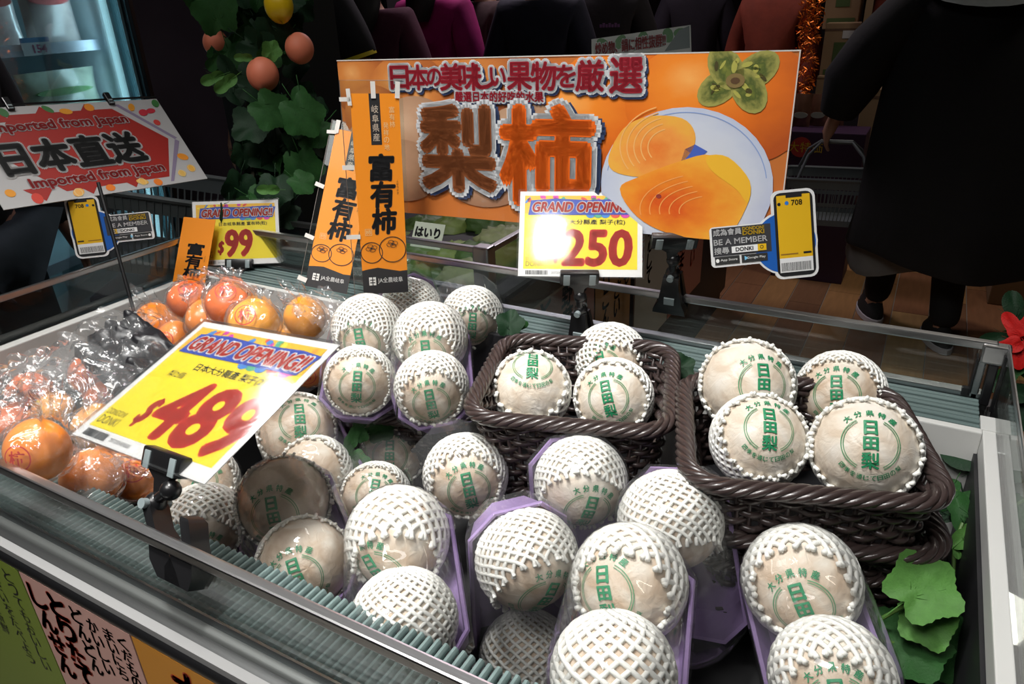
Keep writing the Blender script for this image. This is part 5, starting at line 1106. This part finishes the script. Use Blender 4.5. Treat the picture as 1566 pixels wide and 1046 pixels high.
for i in range(4):
    m = MB(); sd = i * 3.1; m.ball((0, 0, 0), .075, 1.25, .9, .6, 30, 20, fn=lambda d: 1 + .22 * noise.noise(V(d.x * 4 + sd, d.y * 4, d.z * 4)) + .14 * noise.noise(V(d.x * 11, d.y * 11 + sd, d.z * 11))); vmesh.append(m.mesh('leafy_greens', M_veg[i]))
for i, (px, py) in enumerate(VP):
    c = PY(px, py, cy + .12 + (432 - py) * .006); o = link('leafy_greens', vmesh[i % 4]); o.matrix_world = Matrix.Translation(c) @ Matrix.Rotation(q.uniform(0, 3), 4, 'Z')
    tag(o, ('%s bag of leafy greens in the vegetable case, ' % ['dark green', 'light green', 'deep green', 'pale green'][i % 4]) + ['left of its white label', 'under the pear poster', 'near the chrome corner', 'at the back right', 'low at the left', 'front middle', 'beside the corner post', 'behind the corner post', 'right of the corner', 'behind the orange banner', 'lowest in front', 'lowest beside the corner', 'lowest at the left', 'below the side rail'][i], 'vegetables', 'bagged greens in the case behind')
Mx = frame(PY(627, 376, cy + .10), V(1, 0, 0), V(0, .5, .86).normalized(), V(0, -.86, .5).normalized())
pv = Panel('vegetable_label', 'white package label with red and black brush writing in the vegetable case', 'label', None, None, W=60, M=Mx, size=(.085, .06), board=(.45, .5, .4)); pv.txt('lettering', 'はいり', 5, 18, 16, BLK, 2, .05, 48); pv.txt('lettering', 'おいしい', 6, 6, 8, (.6, .05, .03), 2, .03, 30); pv.done()
def side2(y0, y1, label, col, lines, z0=.30, z1=.775):
    Mx = frame(V(cx + .004, y0, z0), V(0, 1, 0), V(0, 0, 1), V(1, 0, 0)); p = Panel('handwritten_poster', label, 'poster', None, None, W=100, M=Mx, size=(y1 - y0, z1 - z0), board=col, coat=.1, group='handwritten posters on the vegetable case'); H = p.H
    for st_, x, yt, h, c, b_ in lines: p.vtxt('brush_lettering', st_, x, H * yt, h, c, 2, b_, h * .9, 1.08, .1)
    p.done()
side2(cy + .02, cy + .55, 'pale pink handwritten poster on the side of the vegetable case', (.42, .20, .17), [('日本の', 18, .95, 16, DKR, .05), ('とれたて', 42, .95, 13, BLK, .03), ('野菜です', 66, .96, 13, BLK, .03), ('どれも', 86, .95, 12, BLK, .02)])
side2(cy + .56, cy + .86, 'tan handwritten poster on the side of the vegetable case', (.42, .22, .08), [('だいこん', 25, .95, 18, BLK, .03), ('はくさい', 55, .95, 18, BLK, .03), ('しかも', 80, .95, 16, BLK, .03)])
side2(cy + .87, cy + 1.25, 'white handwritten vegetable poster on the side of the vegetable case', (.45, .46, .42), [('産地', 15, .95, 16, DKR, .04), ('安心して', 38, .95, 14, BLK, .03), ('ねぎ', 86, .9, 14, DKR, .03)])
side2(cy + 1.26, cy + 1.7, 'brick pink handwritten poster farthest along the vegetable case', (.42, .16, .12), [('とかります', 30, .95, 16, DKR, .03), ('このやさい', 65, .95, 14, DKR, .03)])

# ------------------------------------------------------------------ leek sign, snack shelf, screen, cartons
p = Panel('leek_sign', 'white and green pot-vegetable sign peeking over the top of the poster', 'sign', [(905, 60), (1057, 38), (1057, 92), (905, 112)], 2.0, W=152, board=(.40, .42, .38), thick=.003); H = p.H
for x in (18, 45, 80, 118, 138): p.ell('green_print', x, H * .8, 12, 8, (.05, .16, .04), 1, x, 12, clip=(0, 0, 152, H))
p.poly('green_print', [(112, H * .35), (150, H * .35), (150, H * .98), (135, H * .9)], (.10, .13, .12), 2)
for c, b_, l in (((.5, .5, .48), .09, 3), ((.30, .02, .02), .02, 5)): p.txt('lettering', '炒め物、鍋に相性抜群!!', 6, H * .50, H * .36, c, l, b_, 108)
p.done(); _c = p.M @ V(p.Wm * .5, 0, -.008); MB().box((_c.x - .006, _c.y - .006, 0), (_c.x + .006, _c.y + .006, _c.z + .02)).build('pole', M_black, p.root, M=p.M.inverted())
def rack(label, c, w_, h, dpt, ang, shelves, m):
    t = thing('shelf_rack', label, 'shelf', Matrix.Translation((c.x, c.y, 0)) @ Matrix.Rotation(radians(ang), 4, 'Z'), None)
    for sx in (-1, 1): MB().box((sx * w_ / 2 - .01, 0, 0), (sx * w_ / 2 + .01, dpt, h)).build('side_panel', m, t)
    MB().box((-w_ / 2, dpt - .01, 0), (w_ / 2, dpt, h)).build('back_panel', m, t)
    for z in shelves: MB().box((-w_ / 2, 0, z - .01), (w_ / 2, dpt - .01, z + .01)).build('shelf_board', m, t)
    return t
M_rack = mat('dark_shelving', (.02, .016, .018), .6)
def pouch(px, py, d, w_, h, col, label, ang=0, grp='snack pouches', metal=0, band=None, c=None):
    c = c or P(px, py, d); m = MB(); n = 8; secs = []
    for j in range(7):
        v = j / 6; th = .022 * sin(pi * min(max(v, .04), .96)) + .001; wx = w_ / 2 * (1 - .06 * sin(pi * v))
        secs.append([V(wx * cos(a), th * sin(a), h * (v - .5)) for a in [2 * pi * i / 14 for i in range(14)]])
    m.rings(secs); Mx = Matrix.Translation(c) @ Matrix.Rotation(radians(ang), 4, 'Z'); t = thing('snack_pouch', label, 'snack bag', Mx, grp)
    m.build('pouch', mat('pouch_%02x%02x%02x' % tuple(int(x * 255) for x in col), col, .25, metal, coat=.6, var=.5, vscale=22, bump=.4, bscale=40), t, True)
    if band: m = MB(); m.rings([[V(w_ * .36 * cos(a), -.021 - .003, h * (band[1]) + h * .09 * sin(a)) for a in [2 * pi * i / 14 for i in range(14)]], [V(w_ * .36 * cos(a), -.012, h * (band[1]) + h * .09 * sin(a)) for a in [2 * pi * i / 14 for i in range(14)]]]); m.build('label_band', flat('band_%02x%02x' % (int(band[0][0] * 255), int(band[0][1] * 255)), band[0]), t)
    return t
c = P(538, 60, 4.5); rack('dark shelf of red snacks and bottles behind the shop worker', V(c.x, c.y, 0), .52, 1.9, .3, 10, (.3, .7, P(538, 66, 4.62).z - .01, P(538, 36, 4.62).z, 1.6), M_rack)
for i, (px, py, col) in enumerate(((522, 18, (.45, .05, .02)), (540, 22, (.55, .12, .03)), (558, 16, (.42, .02, .04)), (532, 2, (.5, .08, .02)))): pouch(px, py, 4.62, .10, .14, col, ['left red', 'middle orange-red', 'right crimson', 'upper orange-brown'][i] + ' snack pouch on the dark shelf above the poster', 10, 'red snack pouches on the back shelf')
for i in range(6):
    c = P(523 + i * 6.5, 66, 4.62); c.z = P(538, 66, 4.62).z; m = MB(); m.rings([[V(r * cos(a), r * sin(a), z) for a in [2 * pi * j / 10 for j in range(10)]] for z, r in ((0, .010), (.035, .010), (.045, .005), (.055, .005))]); t = thing('bottle', ['leftmost', 'second', 'third', 'fourth', 'fifth', 'rightmost'][i] + ' of the tiny dark pale-capped bottles on the back shelf', 'bottle', Matrix.Translation(c), 'small bottles on the back shelf'); m.build('glass', M_black, t, True); m = MB(); m.tube([(0, 0, .055), (0, 0, .064)], .007, 8); m.build('cap', flat('cap', (.5, .45, .42)), t)
sc_ = thing('video_screen', 'pink glowing video screen in the dark background above the poster', 'screen', Matrix.Translation(P(1034, 15, 5.2)) @ Matrix.Rotation(radians(15), 4, 'Z'))
MB().box((-.10, 0, -.16), (.10, .02, .2), bev=.004).build('housing', M_black, sc_); MB().box((-.085, -.003, -.14), (.085, -.001, .19)).build('display', mat('pink_screen', (.8, .3, .6), .4, emis=(1, .25, .65), estr=.9, var=.6, vscale=9), sc_)
MB().box((-.085, -.006, -.14), (-.05, -.0035, .19)).build('red_strip', mat('red_screen', (.5, .02, .08), .4, emis=(.8, .02, .12), estr=.7), sc_)
for j in range(5): MB().box((-.04 + .02 * (j % 2), -.005, -.08 + j * .05), (.04, -.0035, -.065 + j * .05)).build('screen_text', flat('scr_t', (.1, .02, .08)), sc_)
M_card = mat('cardboard', (.26, .17, .09), .8, var=.15, vscale=10)
def carton(x0, y0, x1, y1, d, label, window=False, z_ang=0, marks=True):
    a = P(x0, y1, d); wv = (x1 - x0) * d / FPX; h = (y1 - y0) * d / FPX * 1.08; t = thing('cardboard_box', label, 'box', Matrix.Translation(a) @ Matrix.Rotation(radians(z_ang), 4, 'Z'), 'cardboard boxes stacked in the aisle')
    if not window:
        MB().box((0, 0, 0), (wv, wv * .8, h), bev=.004).build('carton', M_card, t); MB().box((0, -.001, h * .86), (wv, 0, h * .9)).build('flap_line', flat('card_dark', (.12, .07, .04)), t)
        if marks: MB().box((wv * .3, -.002, h * .3), (wv * .7, 0, h * .65)).build('green_print', flat('card_green', (.06, .10, .03)), t); MB().box((wv * .1, -.002, h * .05), (wv * .9, 0, h * .15)).build('green_band', flat('card_green', (.06, .10, .03)), t); MB().box((wv * .5, -.002, h * .72), (wv * .92, 0, h * .86)).build('white_label', flat('card_white', (.5, .5, .5)), t)
    else:
        b = wv * .12
        for q_ in (((0, 0, 0), (wv, .01, h * .16)), ((0, 0, h * .82), (wv, .01, h)), ((0, 0, 0), (b, .01, h)), ((wv - b, 0, 0), (wv, .01, h)), ((0, .2, 0), (wv, .21, h)), ((0, 0, 0), (wv, .2, .01)), ((0, 0, h - .01), (wv, .2, h)), ((0, 0, 0), (.006, .2, h)), ((wv - .006, 0, 0), (wv, .2, h))): MB().box(*q_).build('carton_wall', M_card, t)
        for j in range(3): pouch(0, 0, 0, wv * .3, h * .6, [(.2, .04, .03), (.10, .12, .22), (.25, .25, .20)][j], ['dark red', 'blue-grey', 'silver'][j] + ' pouch inside the ' + label.split(' ')[0] + ' window carton', z_ang, 'pouches inside the window cartons', c=t.matrix_world @ V(b + wv * .13 + j * wv * .25, .06, h * .48))
    return t
carton(1257, -50, 1306, 45, 4.0, 'topmost cardboard box of the stack left of the black coat'); carton(1252, 48, 1302, 118, 4.0, 'middle cardboard box of the stack left of the black coat, with a white label'); carton(1246, 120, 1296, 146, 4.0, 'low flat cardboard box at the bottom of the stack above the gold pouches', marks=False)
carton(1312, -30, 1410, 72, 3.8, 'upper open-fronted carton full of pouches beside the black coat', True); carton(1308, 74, 1406, 146, 3.82, 'middle open-fronted carton full of pouches beside the black coat', True); carton(1304, 148, 1400, 235, 3.84, 'lowest plain carton behind the shopper\'s hand', marks=False)
for i, px in enumerate((1226, 1252, 1278)): pouch(px, 170, 3.72, .095, .17, (.22, .10, .06), ['left', 'middle', 'right'][i] + ' gold-topped red snack pouch in the row right of the poster', 0, 'gold-topped snack pouches right of the poster', .5, ((.30, .30, .26), -.1))
a = P(1200, 245, 3.7); t = thing('display_shelf', 'purple fronted shelf with yellow and red lettering under the gold pouches', 'shelf', Matrix.Translation((a.x, a.y, 0)))
MB().box((0, .0, .0), (.36, .25, P(1200, 197, 3.7).z), bev=.004).build('plinth', mat('purple_front', (.035, .012, .04), .5), t)
m = MB(); m.rings([[V(.07 + .05 * cos(u), -.003 - .001 * s_, a.z + .07 + .05 * sin(u)) for u in [2 * pi * i / 16 for i in range(16)]] for s_ in (0, 1)]); m.build('red_roundel', flat('roundel', (.40, .03, .02)), t)
vs, fs, b = text('大特価', .0); m = MB(); m.add([V(.01 + x * .055, -.006, a.z + .05 + y * .055) for x, y in vs], fs); m.build('lettering', flat('yel_txt', (.55, .38, .02)), t)
c = P(1236, 60, 3.9); q = random.Random(2); m = MB()
for i in range(900):
    z = q.uniform(-.5, .25); a = q.uniform(0, 2 * pi); r = .02 + q.random() * .045; o_ = V(r * cos(a), r * sin(a), z); d1 = V(q.uniform(-1, 1), q.uniform(-1, 1), q.uniform(-1, 1)).normalized() * .016; d2 = d1.orthogonal().normalized() * .004
    m.add([o_ - d1, o_ + d2, o_ + d1, o_ - d2], [(0, 1, 2, 3)])
o = m.build('tinsel_garland', mat('orange_tinsel', (.75, .18, .02), .25, .7), None, M=Matrix.Translation(c)); tag(o, 'orange tinsel garland hanging left of the cardboard boxes', 'garland', kind='stuff')
carton(1548, 190, 1640, 235, 3.3, 'carton with shopping goods at the right edge behind the black coat', False); 
pouch(1560, 300, 3.3, .10, .14, (.45, .30, .02), 'yellow and red packet at the right edge behind the black coat', 0, None, 0, ((.5, .03, .02), .1))
a = P(1545, 330, 3.32); MBx = MB(); MBx.box((0, 0, 0), (.5, .3, a.z - .03), bev=.005); tag(MBx.build('goods_plinth', M_card, None, M=Matrix.Translation((a.x, a.y, 0))), 'tan display plinth at the right edge behind the black coat', 'plinth')

# ------------------------------------------------------------------ upright freezer on the left
fa = radians(106); fo = P(212, 100, 2.75); fr = thing('upright_freezer', 'lit upright freezer with glass door and white shelves at the top left', 'freezer', Matrix.Translation((fo.x, fo.y, 0)) @ Matrix.Rotation(fa, 4, 'Z'))
# local x runs along the front away from us (ends at 0), local -y is the front
M_frz = mat('freezer_white', (.55, .66, .70), .5); M_frm = mat('freezer_frame', (.05, .07, .08), .3, .6)
MB().box((-1.3, .0, .2), (-.05, .6, .22)).build('floor_panel', M_frz, fr); MB().box((-.065, .02, .2), (-.045, .6, 2.1)).build('side_wall', M_frz, fr); MB().box((-1.3, .59, .2), (-.05, .6, 2.1)).build('back_wall', M_frz, fr); MB().box((-1.3, .0, 2.1), (-.0, .6, 2.2)).build('top_panel', M_frm, fr); MB().box((-1.32, 0, 0), (0, .62, .2)).build('plinth', M_frm, fr)
MB().box((-.045, -.01, .2), (-.028, .6, 2.1), bev=.003).build('door_jamb', mat('jamb_blue', (.25, .42, .48), .35, .3), fr); MB().box((-.028, -.03, .0), (-.01, .62, 2.1), bev=.003).build('door_frame', M_frm, fr); MB().box((-.01, -.03, .0), (.012, .62, 2.2), bev=.003).build('end_panel', mat('bronze_panel', (.09, .06, .05), .35, .7), fr)
MB().box((-1.3, -.012, .25), (-.046, -.008, 2.08)).build('door_glass', M_glass, fr)
m = MB(); m.box((-.09, .015, .4), (-.07, .03, 2.0)); m.build('light_tube', mat('freezer_tube', (.6, .9, 1), .4, emis=(.45, .85, 1), estr=2), fr)
al = bpy.data.lights.new('freezer_light', 'AREA'); al.shape = 'RECTANGLE'; al.size = .05; al.size_y = 1.5; al.energy = 3.0; al.color = (.55, .85, 1); ao = bpy.data.objects.new('freezer_light', al); COL.objects.link(ao); ao.parent = fr; ao.location = (-.11, .05, 1.25); ao.rotation_euler = (radians(90), 0, radians(35))
zs = [1.33, 1.10, .88, .62]
for i, z in enumerate(zs):
    sh = MB().box((-1.28, .10, z - .008), (-.07, .56, z + .004), bev=.002).build('shelf', M_frz, fr); MB().box((-1.28, .09, z - .03), (-.07, .10, z + .006)).build('price_strip', mat('strip_w', (.5, .55, .65), .4), sh)
for i, (x, z) in enumerate(((-.42, 1.33), (-.44, 1.10))):
    Mx = fr.matrix_world @ frame(V(x, .086, z - .03), V(1, 0, 0), V(0, 0, 1), V(0, -1, 0)); p = Panel('price_ticket', ['ticket reading 154 on the upper freezer shelf', 'ticket reading 145 on the middle freezer shelf'][i], 'price ticket', None, None, W=60, M=Mx, size=(.12, .055), board=(.5, .52, .56)); p.rect('blue_band', 0, 20, 60, 27.5, (.02, .15, .35), 1); p.txt('lettering', ['154', '145'][i], 22, 4, 12, (.35, .01, .12), 2, .05, 28); p.done()
q = random.Random(6)
for i, (x, z, wv, h, col, lb) in enumerate(((-.46, 1.33, .22, .20, (.62, .55, .55), 'left white and red frozen pack on the upper freezer shelf'), (-.22, 1.33, .24, .21, (.60, .52, .50), 'right white and red frozen pack on the upper freezer shelf'), (-.72, 1.33, .2, .2, (.5, .4, .5), 'leftmost mixed-colour frozen pack on the upper freezer shelf'),
    (-.26, 1.10, .36, .14, (.45, .52, .42), 'flat tray pack with green label on the middle freezer shelf'), (-.66, 1.10, .30, .12, (.45, .45, .40), 'pale tray pack behind the dark sleeve on the middle freezer shelf'), (-.27, .88, .36, .15, (.16, .03, .05), 'dark red pack with orange food picture on the lower freezer shelf'))):
    pouch(0, 0, 0, wv, h, col, lb, 106, 'frozen packs in the freezer', 0, ((.55, .05, .05), .15) if i < 3 else ((.10, .3, .08), 0) if i == 3 else ((.5, .2, .05), 0) if i == 5 else None, c=fr.matrix_world @ V(x, .135, z + .005 + h / 2))
